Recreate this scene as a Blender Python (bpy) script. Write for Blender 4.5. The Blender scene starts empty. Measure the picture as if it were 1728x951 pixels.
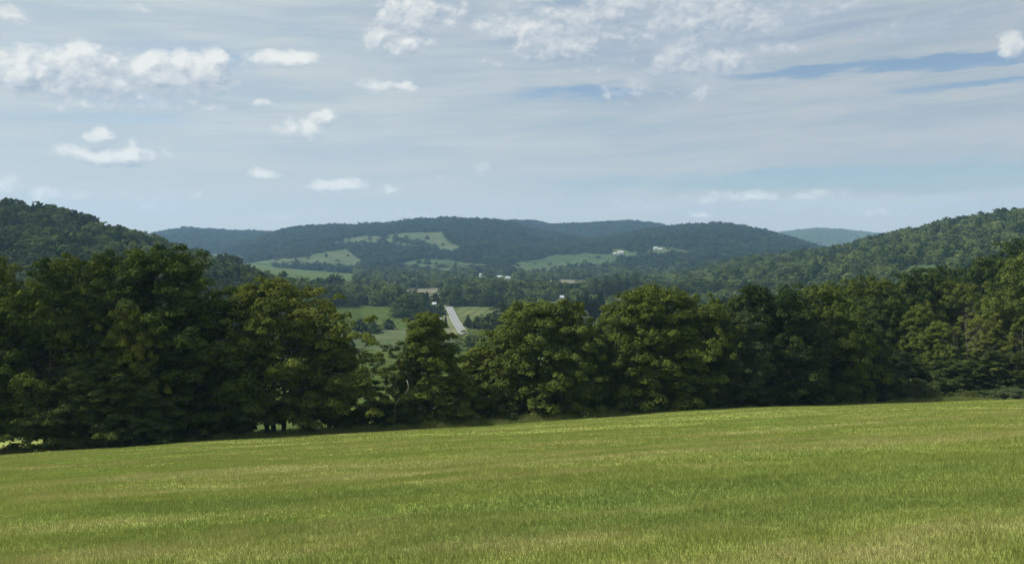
import bpy, math, random
import numpy as np

# ------------------------------------------------------------------ camera, world, sun, exposure
scene = bpy.context.scene
W0, H0, FPX, HZ = 1728.0, 951.0, 1356.0, 420.0      # photograph size, focal length in its pixels, row of the horizon
HAZE_DENSITY = 1.0e-4
SUN_EL, SUN_AZ = math.radians(50), math.radians(-77)  # azimuth measured from the view direction (+Y) towards +X

cam_d = bpy.data.cameras.new('camera')
cam = bpy.data.objects.new('camera', cam_d)
scene.collection.objects.link(cam)
cam.location = (0, 0, 0)
cam.rotation_euler = (math.radians(90), 0, 0)
cam_d.sensor_width = 36.0
cam_d.lens = 36.0 * FPX / W0
cam_d.shift_y = -(H0 / 2 - HZ) / W0
cam_d.clip_start = 0.1
cam_d.clip_end = 40000
scene.camera = cam

scene.view_settings.view_transform = 'Standard'
scene.view_settings.look = 'None'
scene.view_settings.gamma = 1.0
scene.view_settings.exposure = 0.45
try:
    scene.view_settings.use_curve_mapping = False
except Exception:
    pass
scene.render.engine = 'CYCLES'
cy = scene.cycles
cy.use_denoising = True
cy.max_bounces = 6
cy.diffuse_bounces = 2
cy.glossy_bounces = 1
cy.transmission_bounces = 4
cy.volume_bounces = 1
cy.transparent_max_bounces = 4
cy.use_adaptive_sampling = True
cy.adaptive_threshold = 0.008
cy.sample_clamp_indirect = 4.0

sun_dir = (math.sin(SUN_AZ) * math.cos(SUN_EL), math.cos(SUN_AZ) * math.cos(SUN_EL), math.sin(SUN_EL))
sl = bpy.data.lights.new('sun', 'SUN')
sl.energy = 5.0
sl.angle = math.radians(0.6)
sl.color = (1.0, 0.95, 0.85)
so = bpy.data.objects.new('sun', sl)
scene.collection.objects.link(so)
from mathutils import Vector
so.rotation_euler = Vector(sun_dir).to_track_quat('Z', 'Y').to_euler()


class NT:
    """small helper for writing node maths"""
    def __init__(s, tree):
        s.t = tree

    def n(s, kind, **kw):
        nd = s.t.nodes.new(kind)
        for k, v in kw.items():
            setattr(nd, k, v)
        return nd

    def put(s, sock, v):
        if v is None:
            return
        if isinstance(v, bpy.types.NodeSocket):
            s.t.links.new(v, sock)
        else:
            sock.default_value = v

    def m(s, op, a, b=None, c=None, clamp=False):
        nd = s.n('ShaderNodeMath', operation=op, use_clamp=clamp)
        s.put(nd.inputs[0], a); s.put(nd.inputs[1], b); s.put(nd.inputs[2], c)
        return nd.outputs[0]

    def v(s, op, a, b=None, c=None):
        nd = s.n('ShaderNodeVectorMath', operation=op)
        s.put(nd.inputs[0], a); s.put(nd.inputs[1], b)
        if c is not None:
            s.put(nd.inputs[2], c)
        return nd.outputs['Value'] if op in ('LENGTH', 'DOT_PRODUCT', 'DISTANCE') else nd.outputs[0]

    def noise(s, vec, scale, detail=4, rough=0.5, out='Fac', dims='3D'):
        nd = s.n('ShaderNodeTexNoise', noise_dimensions=dims)
        s.put(nd.inputs['Vector'], vec)
        nd.inputs['Scale'].default_value = scale
        nd.inputs['Detail'].default_value = detail
        nd.inputs['Roughness'].default_value = rough
        return nd.outputs[out]

    def ramp(s, x, lo, hi, smooth=True, a=0.0, b=1.0):
        nd = s.n('ShaderNodeMapRange', interpolation_type='SMOOTHSTEP' if smooth else 'LINEAR')
        s.put(nd.inputs['Value'], x)
        nd.inputs['From Min'].default_value = lo
        nd.inputs['From Max'].default_value = hi
        nd.inputs['To Min'].default_value = a
        nd.inputs['To Max'].default_value = b
        return nd.outputs[0]

    def mix(s, f, a, b):
        nd = s.n('ShaderNodeMix', data_type='RGBA')
        s.put(nd.inputs[0], f)
        for i, c in ((6, a), (7, b)):
            if isinstance(c, tuple) and len(c) == 3:
                c = c + (1.0,)
            s.put(nd.inputs[i], c)
        return nd.outputs[2]

    def xyz(s, x, y, z):
        nd = s.n('ShaderNodeCombineXYZ')
        s.put(nd.inputs[0], x); s.put(nd.inputs[1], y); s.put(nd.inputs[2], z)
        return nd.outputs[0]


def azel(px, py):
    a = math.atan((px - W0 / 2) / FPX)
    return a, math.atan((HZ - py) / FPX * math.cos(a))


world = bpy.data.worlds.new('World')
scene.world = world
world.use_nodes = True
wt = world.node_tree
wt.nodes.clear()
w = NT(wt)
tc = w.n('ShaderNodeTexCoord')
sep = w.n('ShaderNodeSeparateXYZ')
wt.links.new(tc.outputs['Generated'], sep.inputs[0])
AZ = w.m('ARCTAN2', sep.outputs[0], sep.outputs[1])
EL = w.m('ARCSINE', sep.outputs[2])
sky = w.n('ShaderNodeTexSky', sky_type='NISHITA', sun_disc=False)
sky.sun_elevation = SUN_EL
sky.sun_rotation = SUN_AZ
sky.altitude = 300
sky.air_density = 1.0
sky.dust_density = 1.2
sky.ozone_density = 1.5
bg_sky = w.n('ShaderNodeBackground')
wt.links.new(sky.outputs[0], bg_sky.inputs[0])
bg_sky.inputs[1].default_value = 0.08

# (px, py, half width, half height, weight): where clumps of cumulus stand in the sky
CUMULUS = [
    (20, 118, 80, 30, 1.0), (95, 112, 75, 34, 1.15), (125, 98, 42, 24, 1.1), (190, 112, 40, 20, .8), (150, 135, 110, 26, 1.0), (262, 122, 52, 30, 1.15),
    (325, 122, 60, 28, 1.15), (362, 108, 30, 22, 1.1), (220, 150, 90, 22, .75), (130, 172, 75, 12, .75), (300, 176, 90, 7, .65), (30, 150, 70, 14, .5),
    (482, 99, 52, 14, 1.1), (418, 124, 12, 14, .55), (640, 146, 34, 10, .8), (692, 151, 16, 9, .75), (437, 176, 22, 6, .7),
    (518, 213, 34, 18, 1.05), (548, 198, 18, 12, .8), (476, 219, 18, 8, .6), (168, 230, 20, 12, 1.05), (180, 262, 62, 16, 1.15), (228, 248, 12, 16, .6),
    (283, 252, 20, 10, .45), (445, 293, 24, 8, .95), (568, 312, 40, 11, 1.05), (656, 316, 18, 7, .8), (735, 303, 14, 9, .5), (812, 286, 13, 12, .6),
    (75, 335, 50, 12, .6), (18, 312, 26, 16, .6), (150, 333, 40, 10, .55), (285, 336, 50, 20, .5), (205, 326, 22, 8, .4), (15, 24, 26, 12, .6), (225, 16, 34, 8, .6),
    (480, 362, 30, 8, .3), (655, 358, 30, 8, .3),
    (700, 20, 60, 34, 1.0), (672, 62, 52, 26, .95), (735, 10, 50, 20, .8), (850, 42, 46, 20, .8), (905, 60, 40, 34, 1.0), (960, 60, 70, 46, 1.05), (930, 92, 40, 22, .7),
    (1040, 14, 60, 30, 1.05), (990, 110, 45, 20, .6), (1090, 40, 90, 50, .75), (1180, 30, 110, 50, .95), (1135, 95, 40, 24, .95), (1190, 105, 80, 24, .95),
    (1300, 45, 26, 14, .95), (1290, 76, 60, 18, .75), (1260, 20, 90, 30, .6), (830, 106, 24, 8, .6), (960, 30, 120, 40, .55), (1080, 155, 70, 18, .55), (1180, 158, 36, 12, .45), (1380, 10, 120, 26, .5),
    (1712, 74, 24, 20, 1.1), (1560, 40, 120, 20, .35),
    (1184, 361, 22, 7, .75), (1254, 354, 10, 12, .5), (1195, 334, 60, 12, .5), (1290, 328, 60, 9, .6), (1370, 329, 60, 9, .6), (1070, 346, 60, 14, .4), (1480, 358, 60, 8, .3),
]
# wide soft grey undersides of the broken cloud at the upper right
SOFT = [(720, 25, 120, 40, .8), (960, 60, 130, 50, .9), (1150, 55, 170, 60, 1.1), (1320, 40, 190, 45, .9), (1180, 118, 120, 22, .8), (1560, 40, 160, 30, .7), (1110, 160, 110, 18, .6), (150, 150, 150, 30, .5), (190, 268, 60, 12, .5)]
# gaps in the thin high veil where the blue shows deeper
GAPS = [(1610, 104, 170, 15, 1.35), (1370, 122, 140, 9, .9), (1650, 143, 150, 6, .8), (1010, 152, 60, 14, .95), (920, 158, 80, 10, .6), (1380, 302, 460, 20, 1.0), (1680, 300, 220, 18, .8),
        (230, 201, 130, 10, .45), (350, 90, 120, 22, .45), (240, 174, 90, 12, .4), (950, 10, 80, 14, .6), (1100, 60, 50, 12, .5), (960, 60, 500, 90, .18), (100, 70, 200, 16, .2), (520, 60, 120, 12, .25)]


def blobs(nt, vec, lst, grow=1.0):
    acc = None
    for (px, py, hw, hh, wgt) in lst:
        a, e = azel(px, py)
        ra, re = hw * grow * math.cos(a) ** 2 / FPX, hh * grow * math.cos(a) / FPX
        q = nt.v('MULTIPLY_ADD', vec, (1 / ra, 1 / re, 0), (-a / ra, -e / re, 0))
        d = nt.v('DOT_PRODUCT', q, q)
        val = nt.m('MULTIPLY_ADD', d, -wgt, wgt)
        acc = val if acc is None else nt.m('SMOOTH_MAX', acc, val, 0.12)
    return acc


def billow(nt, wv, scale=80, det=2.0):
    vo = nt.n('ShaderNodeTexVoronoi', feature='SMOOTH_F1')
    nt.put(vo.inputs['Vector'], nt.v('MULTIPLY', wv, (1.0, 1.35, 1.0)))
    vo.inputs['Scale'].default_value = scale
    vo.inputs['Detail'].default_value = det
    vo.inputs['Roughness'].default_value = 0.45
    vo.inputs['Smoothness'].default_value = 0.8
    return nt.m('MULTIPLY_ADD', vo.outputs['Distance'], -1.0, 0.45)


def density(nt, vec, small=True):
    """how thick the cumulus is in a direction: placed clumps, rolled by a warp and roughened by billows"""
    wn = nt.noise(nt.v('MULTIPLY', vec, (1.0, 1.6, 1.0)), 20, 5, 0.6, 'Color')
    wv = nt.v('MULTIPLY_ADD', nt.v('SUBTRACT', wn, (0.5, 0.5, 0.5)), (0.040, 0.022, 0), vec)
    d = blobs(nt, wv, CUMULUS, 1.62)
    f2 = nt.noise(nt.v('MULTIPLY', wv, (1.0, 1.5, 1.0)), 24, 8, 0.54)
    d = nt.m('MULTIPLY_ADD', nt.m('SUBTRACT', f2, 0.5), 1.7, d)
    return nt.m('MULTIPLY_ADD', billow(nt, wv), 0.42, d)


V0 = w.xyz(AZ, EL, 0.0)
D0 = density(w, V0)
D1 = density(w, w.v('ADD', V0, (-0.009, 0.013, 0.0)))
cover = w.ramp(D0, 0.10, 0.90)
lit = w.m('MULTIPLY_ADD', w.m('SUBTRACT', D0, D1), 0.66, 0.57)
wob = w.v('MULTIPLY_ADD', w.v('SUBTRACT', w.noise(V0, 45, 4, 0.6, 'Color'), (0.5, 0.5, 0.5)), (0.03, 0.02, 0), V0)
fine = w.m('SUBTRACT', billow(w, wob, 62, 1.0), billow(w, w.v('ADD', wob, (-0.0035, 0.0045, 0.0)), 62, 1.0))
lit = w.m('MULTIPLY_ADD', fine, 0.38, lit, clamp=True)
grey_side = w.m('MULTIPLY', w.ramp(AZ, -0.08, 0.12), w.ramp(EL, 0.16, 0.24))
lit = w.m('MULTIPLY', lit, w.m('MULTIPLY_ADD', grey_side, -0.30, 1.0))
EXPK = 1.0 / (2 ** scene.view_settings.exposure)


def lin(r, g, b, k=1.0):
    def f(c):
        c /= 255.0
        return c / 12.92 if c <= 0.04045 else ((c + 0.055) / 1.055) ** 2.4
    return (f(r) * k, f(g) * k, f(b) * k)


cloud_col = w.mix(lit, lin(142, 161, 184, EXPK), lin(244, 244, 239, EXPK))
# veil of thin high cloud in long streaks
sv = w.v('MULTIPLY_ADD', w.noise(V0, 6, 3, 0.5, 'Color'), (0.05, 0.02, 0), V0)
tilt = w.v('MULTIPLY', w.xyz(w.m('ADD', AZ, w.m('MULTIPLY', EL, 1.2)), w.m('MULTIPLY_ADD', AZ, -0.045, EL), 0.0), (1.0, 1.0, 1.0))
tw = w.v('ADD', tilt, w.v('SUBTRACT', sv, V0))
st1 = w.noise(w.v('MULTIPLY', tw, (2.6, 24.0, 1.0)), 1.7, 7, 0.58)
st2 = w.noise(w.v('MULTIPLY', tw, (6.0, 90.0, 1.0)), 2.0, 6, 0.62)
gw = w.v('SUBTRACT', w.noise(w.v('MULTIPLY', tilt, (1.0, 6.0, 1.0)), 8, 6, 0.65, 'Color'), (0.5, 0.5, 0.5))
gap = blobs(w, w.v('MULTIPLY_ADD', gw, (0.20, 0.034, 0), V0), GAPS, 1.35)
gap = w.m('MULTIPLY_ADD', w.m('SUBTRACT', st2, 0.5), 1.0, gap)
gapf = w.ramp(gap, 0.0, 0.95)
veil = w.m('ADD', w.m('MULTIPLY', st1, 1.1), w.m('MULTIPLY', st2, 0.18))
veil = w.ramp(veil, 0.34, 0.86, True, 0.80, 1.0)
veil = w.m('MULTIPLY', veil, w.m('MULTIPLY_ADD', gapf, -0.95, 1.0))
tone = w.ramp(w.m('ADD', w.m('MULTIPLY', st1, 0.85), w.m('MULTIPLY', st2, 0.28)), 0.36, 0.74)
veil_hi = w.mix(w.ramp(AZ, -0.5, 0.55), lin(205, 212, 213, EXPK), lin(190, 196, 200, EXPK))
veil_lo = w.mix(w.ramp(AZ, -0.5, 0.55), lin(186, 199, 205, EXPK), lin(171, 183, 192, EXPK))
veil_col = w.mix(tone, veil_lo, veil_hi)
veil_col = w.mix(w.ramp(EL, 0.0, 0.15, True, 0.9, 0.0), veil_col, lin(212, 211, 205, EXPK))
veil = w.m('MAXIMUM', veil, w.ramp(EL, 0.0, 0.07, True, 0.9, 0.0))
bg_veil = w.n('ShaderNodeBackground'); w.put(bg_veil.inputs[0], veil_col)
bg_cloud = w.n('ShaderNodeBackground'); w.put(bg_cloud.inputs[0], cloud_col)
m1 = w.n('ShaderNodeMixShader'); w.put(m1.inputs[0], veil); w.put(m1.inputs[1], bg_sky.outputs[0]); w.put(m1.inputs[2], bg_veil.outputs[0])
soft = w.m('MULTIPLY_ADD', w.m('SUBTRACT', st1, 0.5), 0.9, blobs(w, w.v('MULTIPLY_ADD', gw, (0.10, 0.05, 0), V0), SOFT, 1.2))
bg_soft = w.n('ShaderNodeBackground'); w.put(bg_soft.inputs[0], w.mix(tone, lin(152, 168, 190, EXPK), lin(186, 196, 206, EXPK)))
m15 = w.n('ShaderNodeMixShader'); w.put(m15.inputs[0], w.ramp(soft, 0.0, 0.9, True, 0.0, 0.85)); w.put(m15.inputs[1], m1.outputs[0]); w.put(m15.inputs[2], bg_soft.outputs[0])
LOW = [(1420, 344, 330, 13, .9), (1680, 330, 120, 14, .8), (1100, 352, 120, 10, .5), (60, 335, 110, 18, .9), (280, 338, 70, 22, .8), (190, 345, 120, 12, .6), (660, 362, 120, 9, .5), (480, 366, 70, 8, .5)]
lowd = w.m('MULTIPLY_ADD', w.m('SUBTRACT', w.noise(w.v('MULTIPLY', V0, (1.0, 2.0, 1.0)), 40, 6, 0.55), 0.5), 1.8, blobs(w, w.v('MULTIPLY_ADD', gw, (0.03, 0.008, 0), V0), LOW, 1.3))
bg_low = w.n('ShaderNodeBackground'); w.put(bg_low.inputs[0], lin(208, 213, 214, EXPK) + (1.0,))
m16 = w.n('ShaderNodeMixShader'); w.put(m16.inputs[0], w.ramp(lowd, 0.1, 1.1, True, 0.0, 0.75)); w.put(m16.inputs[1], m15.outputs[0]); w.put(m16.inputs[2], bg_low.outputs[0])
m2 = w.n('ShaderNodeMixShader'); w.put(m2.inputs[0], w.m('MULTIPLY', cover, 0.94)); w.put(m2.inputs[1], m16.outputs[0]); w.put(m2.inputs[2], bg_cloud.outputs[0])
wo = w.n('ShaderNodeOutputWorld'); w.put(wo.inputs[0], m2.outputs[0])
world.cycles.sampling_method = 'MANUAL'
world.cycles.sample_map_resolution = 512

# ------------------------------------------------------------------ helpers
col = scene.collection


def tag(o, label=None, cat=None, group=None, kind=None):
    if label: o['label'] = label
    if cat: o['category'] = cat
    if group: o['group'] = group
    if kind: o['kind'] = kind
    return o


def mesh_np(name, V, F, mat=None, smooth=False, attr=None):
    """V (n,3), F (m,k) with k 3 or 4, attr: per-vertex float 'tint'"""
    me = bpy.data.meshes.new(name)
    V = np.asarray(V, np.float32); F = np.asarray(F, np.int32)
    k = F.shape[1]
    me.vertices.add(len(V)); me.vertices.foreach_set('co', V.ravel())
    me.loops.add(F.size); me.loops.foreach_set('vertex_index', F.ravel())
    me.polygons.add(len(F))
    me.polygons.foreach_set('loop_start', np.arange(0, F.size, k, dtype=np.int32))
    if smooth:
        me.polygons.foreach_set('use_smooth', np.ones(len(F), bool))
    me.update(calc_edges=True)
    if attr is not None:
        a = me.attributes.new('tint', 'FLOAT', 'POINT')
        a.data.foreach_set('value', np.asarray(attr, np.float32))
    if mat: me.materials.append(mat)
    return me


def link(name, me, parent=None, loc=None):
    o = bpy.data.objects.new(name, me)
    col.objects.link(o)
    if parent: o.parent = parent
    if loc is not None: o.location = loc
    return o


class MB:
    """collects boxes, tubes and prisms into one mesh"""
    def __init__(s): s.v = []; s.f = []
    def add(s, vs, fs):
        b = len(s.v); s.v += [tuple(p) for p in vs]; s.f += [tuple(i + b for i in f) for f in fs]
    def box(s, x0, x1, y0, y1, z0, z1):
        s.add([(x0, y0, z0), (x1, y0, z0), (x1, y1, z0), (x0, y1, z0), (x0, y0, z1), (x1, y0, z1), (x1, y1, z1), (x0, y1, z1)],
              [(0, 3, 2, 1), (4, 5, 6, 7), (0, 1, 5, 4), (1, 2, 6, 5), (2, 3, 7, 6), (3, 0, 4, 7)])
    def gable(s, x0, x1, y0, y1, z0, z1):       # solid with a ridge along x
        ym = (y0 + y1) / 2
        s.add([(x0, y0, z0), (x1, y0, z0), (x1, y1, z0), (x0, y1, z0), (x0, ym, z1), (x1, ym, z1)],
              [(0, 3, 2, 1), (0, 1, 5, 4), (2, 3, 4, 5), (0, 4, 3), (1, 2, 5)])
    def tube(s, pts, rads, n=7):
        pts = [Vector(p) for p in pts]
        b = len(s.v)
        for i, p in enumerate(pts):
            d = (pts[min(i + 1, len(pts) - 1)] - pts[max(i - 1, 0)])
            if d.length < 1e-6: d = Vector((0, 0, 1))
            d.normalize()
            u = d.cross(Vector((0.31, 0.95, 0.05))); u.normalize(); v_ = d.cross(u)
            for k in range(n):
                a = 2 * math.pi * k / n
                q = p + (u * math.cos(a) + v_ * math.sin(a)) * rads[i]
                s.v.append(tuple(q))
        for i in range(len(pts) - 1):
            for k in range(n):
                s.f.append((b + i * n + k, b + i * n + (k + 1) % n, b + (i + 1) * n + (k + 1) % n, b + (i + 1) * n + k))
        s.f.append(tuple(b + (len(pts) - 1) * n + k for k in range(n)))
    def mesh(s, name, mat, smooth=False):
        me = bpy.data.meshes.new(name)
        me.from_pydata(s.v, [], s.f); me.update()
        if smooth:
            me.polygons.foreach_set('use_smooth', [True] * len(me.polygons))
        if mat: me.materials.append(mat)
        return me


def new_mat(name):
    m = bpy.data.materials.new(name); m.use_nodes = True
    m.node_tree.nodes.clear()
    nt = NT(m.node_tree)
    out = nt.n('ShaderNodeOutputMaterial')
    return m, nt, out


def leaf_mat(name, dark, light, warm, transl=0.14, rnd=0.5, stand=0.0):
    m, nt, out = new_mat(name)
    at = nt.n('ShaderNodeAttribute', attribute_name='tint')
    oi = nt.n('ShaderNodeObjectInfo')
    x = nt.m('ADD', nt.m('MULTIPLY', at.outputs['Fac'], 1 - rnd * 0.5), nt.m('MULTIPLY', nt.m('SUBTRACT', oi.outputs['Random'], 0.3), rnd), clamp=True)
    if stand:
        sn = nt.noise(nt.v('MULTIPLY', oi.outputs['Location'], (1, 1, 0)), 0.011, 4, 0.6)
        x = nt.m('MULTIPLY_ADD', nt.m('SUBTRACT', sn, 0.5), stand, x, clamp=True)
    c = nt.mix(x, dark, light)
    c = nt.mix(nt.ramp(nt.m('FRACT', nt.m('MULTIPLY', oi.outputs['Random'], 7.31)), 0.55, 1.0, True, 0, 0.6), c, warm)
    d = nt.n('ShaderNodeBsdfDiffuse'); nt.put(d.inputs[0], c)
    t = nt.n('ShaderNodeBsdfTranslucent')
    hs = nt.n('ShaderNodeHueSaturation'); hs.inputs['Saturation'].default_value = 1.15; hs.inputs['Value'].default_value = 1.15; nt.put(hs.inputs['Color'], c)
    nt.put(t.inputs[0], hs.outputs[0])
    mx = nt.n('ShaderNodeMixShader'); mx.inputs[0].default_value = transl
    nt.put(mx.inputs[1], d.outputs[0]); nt.put(mx.inputs[2], t.outputs[0])
    nt.put(out.inputs[0], mx.outputs[0])
    return m


def plain_mat(name, c1, c2, scale=3.0, rough=0.8, bump=0.0):
    m, nt, out = new_mat(name)
    tcx = nt.n('ShaderNodeTexCoord')
    f = nt.noise(tcx.outputs['Object'], scale, 6, 0.6)
    c = nt.mix(nt.ramp(f, 0.3, 0.7), c1, c2)
    p = nt.n('ShaderNodeBsdfPrincipled'); nt.put(p.inputs['Base Color'], c); p.inputs['Roughness'].default_value = rough
    if bump:
        b = nt.n('ShaderNodeBump'); b.inputs['Strength'].default_value = bump; nt.put(b.inputs['Height'], f); nt.put(p.inputs['Normal'], b.outputs[0])
    nt.put(out.inputs[0], p.outputs[0])
    return m


M = {}
M['leaf'] = leaf_mat('leaf', (.016, .034, .011), (.104, .134, .029), (.088, .110, .020))
M['leaf_olive'] = leaf_mat('leaf_olive', (.024, .044, .012), (.150, .172, .034), (.115, .132, .023))
M['leaf_deep'] = leaf_mat('leaf_deep', (.011, .024, .011), (.072, .098, .026), (.062, .078, .018))
M['leaf_dull'] = leaf_mat('leaf_dull', (.030, .046, .020), (.070, .092, .040), (.07, .085, .03))
M['leaf_wood'] = leaf_mat('leaf_wood', (.026, .048, .016), (.145, .185, .060), (.13, .16, .042), rnd=1.1, stand=2.2)
M['leaf_far'] = leaf_mat('leaf_far', (.007, .018, .011), (.046, .076, .034), (.055, .08, .028), rnd=1.1, stand=2.2)
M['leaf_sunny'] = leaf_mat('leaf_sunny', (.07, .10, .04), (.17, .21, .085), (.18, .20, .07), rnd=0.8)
M['needle'] = leaf_mat('needle', (.010, .022, .011), (.024, .042, .020), (.02, .036, .015), 0.1)
M['bark'] = plain_mat('bark', (.035, .028, .022), (.085, .07, .055), 4.0, 0.9, 0.4)
M['bark_grey'] = plain_mat('bark_grey', (.055, .055, .048), (.095, .09, .08), 4.0, 0.9, 0.3)
M['bark_pale'] = plain_mat('bark_pale', (.30, .28, .24), (.42, .40, .35), 4.0, 0.9, 0.3)
M['white_paint'] = plain_mat('white_paint', (.50, .51, .51), (.62, .62, .61), 1.0, 0.6)
M['grey_roof'] = plain_mat('grey_roof', (.30, .31, .33), (.45, .46, .48), 0.8, 0.6)
M['pale_roof'] = plain_mat('pale_roof', (.34, .36, .38), (.46, .48, .50), 0.8, 0.45)
M['glass'] = plain_mat('glass', (.03, .04, .05), (.05, .06, .07), 1.0, 0.15)
M['door'] = plain_mat('door', (.10, .09, .09), (.16, .14, .13), 2.0, 0.6)
M['asphalt'] = plain_mat('asphalt', (.13, .135, .14), (.18, .185, .19), 0.25, 0.85)
M['road_paint'] = plain_mat('road_paint', (.38, .38, .375), (.46, .46, .45), 1.5, 0.7)

# ------------------------------------------------------------------ terrain
VAL = -53.0


def sstep(x, a, b):
    t = np.clip((x - a) / (b - a), 0, 1)
    return t * t * (3 - 2 * t)


def wav(X, Y, L, seed):
    """smooth pseudo-noise in -1..1 of wavelength about L"""
    r = np.random.RandomState(seed)
    s = 0
    for i in range(7):
        a = r.uniform(0, math.tau); k = math.tau / (L * r.uniform(0.6, 1.7)); p = r.uniform(0, math.tau)
        s = s + np.sin(k * (X * math.cos(a) + Y * math.sin(a)) + p + 1.3 * np.sin(k * .6 * (X * math.sin(a) - Y * math.cos(a)) + p * 2))
    return s / 4.2


def edge_y(X):
    return 103 + 0.33 * np.clip(X, -95, 115)


def interp(u, pts, k):
    px = np.array([p[0] for p in pts], float)
    return np.interp(864 + FPX * u, px, np.array([p[k] for p in pts], float))


# ridges: (px, py of the skyline, distance of the crest, distance of the foot, canopy height, roughness)
RIDGES = [
    ([(-500, 290, 640, 300), (0, 337, 660, 320), (80, 350, 660, 330), (160, 372, 650, 330), (260, 400, 640, 330), (350, 432, 620, 340), (430, 458, 600, 350), (520, 486, 590, 360), (600, 512, 560, 360), (680, 560, 500, 380)], 12, 3.0),
    ([(900, 520, 1200, 800), (1000, 492, 1250, 780), (1090, 473, 1250, 760), (1150, 461, 1230, 720), (1250, 437, 1200, 640), (1400, 420, 1150, 520), (1480, 399, 1100, 460), (1600, 370, 1050, 400), (1728, 351, 1000, 340), (2200, 300, 900, 300)], 12, 5.0),
    ([(150, 430, 3600, 2400), (230, 402, 3600, 2300), (262, 392, 3600, 2200), (310, 384, 3600, 2200), (380, 388, 3600, 2200), (455, 390, 3600, 2200), (520, 388, 3700, 2300), (800, 386, 3700, 2500), (860, 370, 3700, 2500), (900, 372, 3700, 2500), (930, 378, 3700, 2500), (980, 376, 3700, 2500), (1060, 371, 3700, 2500), (1110, 376, 3700, 2500), (1160, 390, 3600, 2500), (1300, 425, 3600, 2600)], 12, 9.0),
    ([(300, 440, 2900, 1800), (380, 415, 2900, 1750), (455, 393, 2900, 1750), (480, 386, 2900, 1700), (520, 380, 2900, 1700), (600, 378, 2900, 1650), (650, 376, 2900, 1650), (690, 370, 2900, 1650), (760, 366, 2900, 1650), (820, 369, 2900, 1650), (860, 373, 2900, 1650), (900, 386, 2850, 1650), (1000, 402, 2800, 1650), (1100, 422, 2700, 1700), (1250, 450, 2600, 1700)], 12, 8.0),
    ([(840, 440, 2500, 1650), (900, 420, 2500, 1600), (950, 408, 2550, 1600), (1050, 396, 2600, 1550), (1100, 384, 2650, 1500), (1150, 379, 2650, 1500), (1215, 375, 2650, 1500), (1250, 380, 2600, 1500), (1290, 388, 2550, 1500), (1330, 398, 2500, 1500), (1380, 414, 2450, 1500), (1450, 430, 2400, 1500), (1650, 450, 2400, 1500)], 12, 8.0),
    ([(1200, 430, 5300, 4200), (1250, 412, 5300, 4200), (1310, 393, 5300, 4100), (1350, 387, 5300, 4000), (1380, 385, 5300, 4000), (1420, 387, 5300, 4000), (1475, 393, 5300, 4000), (1560, 402, 5300, 4100), (1800, 412, 5300, 4200)], 10, 10.0),
]


def ridge_h(i, X, Y):
    pts, can, rough = RIDGES[i]
    Ys = np.maximum(Y, 5.0)
    u = np.clip(X / Ys, -1.1, 1.1)
    py = interp(u, pts, 1); D = interp(u, pts, 2); F = interp(u, pts, 3)
    zc = (HZ - py) / FPX * D - can
    t = (Y - F) / (D - F)
    prof = np.where(t < 1, np.clip(t, 0, 1) ** 1.15 * 0.55 + sstep(t, 0, 1) * 0.45, 1 - 0.5 * sstep(t, 1.0, 2.2))
    z = VAL - 2 + (zc - VAL + 2) * prof
    g = rough * wav(X, Y, 55 * rough, 31 + i) * np.clip(t, 0, 1) * (np.clip(1.06 - t, 0, 1)) * 3
    return np.where(t > -0.0, z + g, VAL - 20)


def near_z(X, Y):
    Ye = edge_y(X)
    q = Y - Ye
    Yc = 70 * np.tanh(np.minimum(Y, 0) / 70) + np.maximum(Y, 0)
    z = -1.6 - 0.2047 * Yc + 0.0486 * 150 * np.tanh(X / 150)
    z = z + 1.25 * np.exp(-((X - 26) / 42) ** 2) * sstep(Y, 30, 100)
    c = sstep(X, 2, 22) * (1 - sstep(X, 52, 76))
    qq = np.maximum(q - 1.5, 0)
    z = z - 3.6 * c * (1 - np.exp(-qq / 9.0))
    z = z + 0.10 * wav(X, Y, 17, 5) * sstep(Y, 4, 25) + 0.025 * wav(X, Y, 4.0, 6)
    u = X / np.maximum(Y, 5)
    z = z + sstep(u, 0.40, 0.62) * 0.20 * np.clip(q - 6, 0, 150) + (0.07 * np.clip(q - 4, 0, 40)) * sstep(X, -80, -20) * (1 - sstep(X, -20, 5)) * 0
    return z


EDGE_ROWS = [(-300, 800), (0, 767), (100, 761), (320, 745), (480, 737), (600, 730), (720, 724), (864, 716), (1000, 706), (1100, 698), (1200, 691), (1300, 688), (1400, 686), (1500, 681), (1728, 673), (2100, 658)]
_near0 = near_z
_xe = np.linspace(-95, 115, 60)
_ye = edge_y(_xe)
_row = np.interp(864 + FPX * _xe / _ye, [e[0] for e in EDGE_ROWS], [e[1] for e in EDGE_ROWS])
_dz = -(_row - HZ) / FPX * _ye - _near0(_xe, _ye)
_dz = np.convolve(np.pad(_dz, 4, 'edge'), np.hanning(11)[1:-1] / np.hanning(11)[1:-1].sum(), 'valid')


def near_z(X, Y):
    return _near0(X, Y) + np.interp(X, _xe, _dz) * sstep(Y, 25, 95)


def terrain(X, Y):
    X = np.asarray(X, float); Y = np.asarray(Y, float)
    zn = near_z(X, Y)
    val = VAL + 1.6 * wav(X, Y, 420, 9) * sstep(Y, 300, 700) - 0.004 * np.clip(Y - 900, 0, 800)
    k = 6.0
    z = np.maximum(zn, val) + k * np.exp(-np.abs(zn - val) / k) * 0.35 * sstep(Y, 140, 220)
    for i in range(len(RIDGES)):
        z = np.maximum(z, ridge_h(i, X, Y))
    return z


_YS = np.concatenate([np.arange(112, 700, 2.0), np.arange(700, 2000, 5.0), np.arange(2000, 6000, 12.0)])


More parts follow.
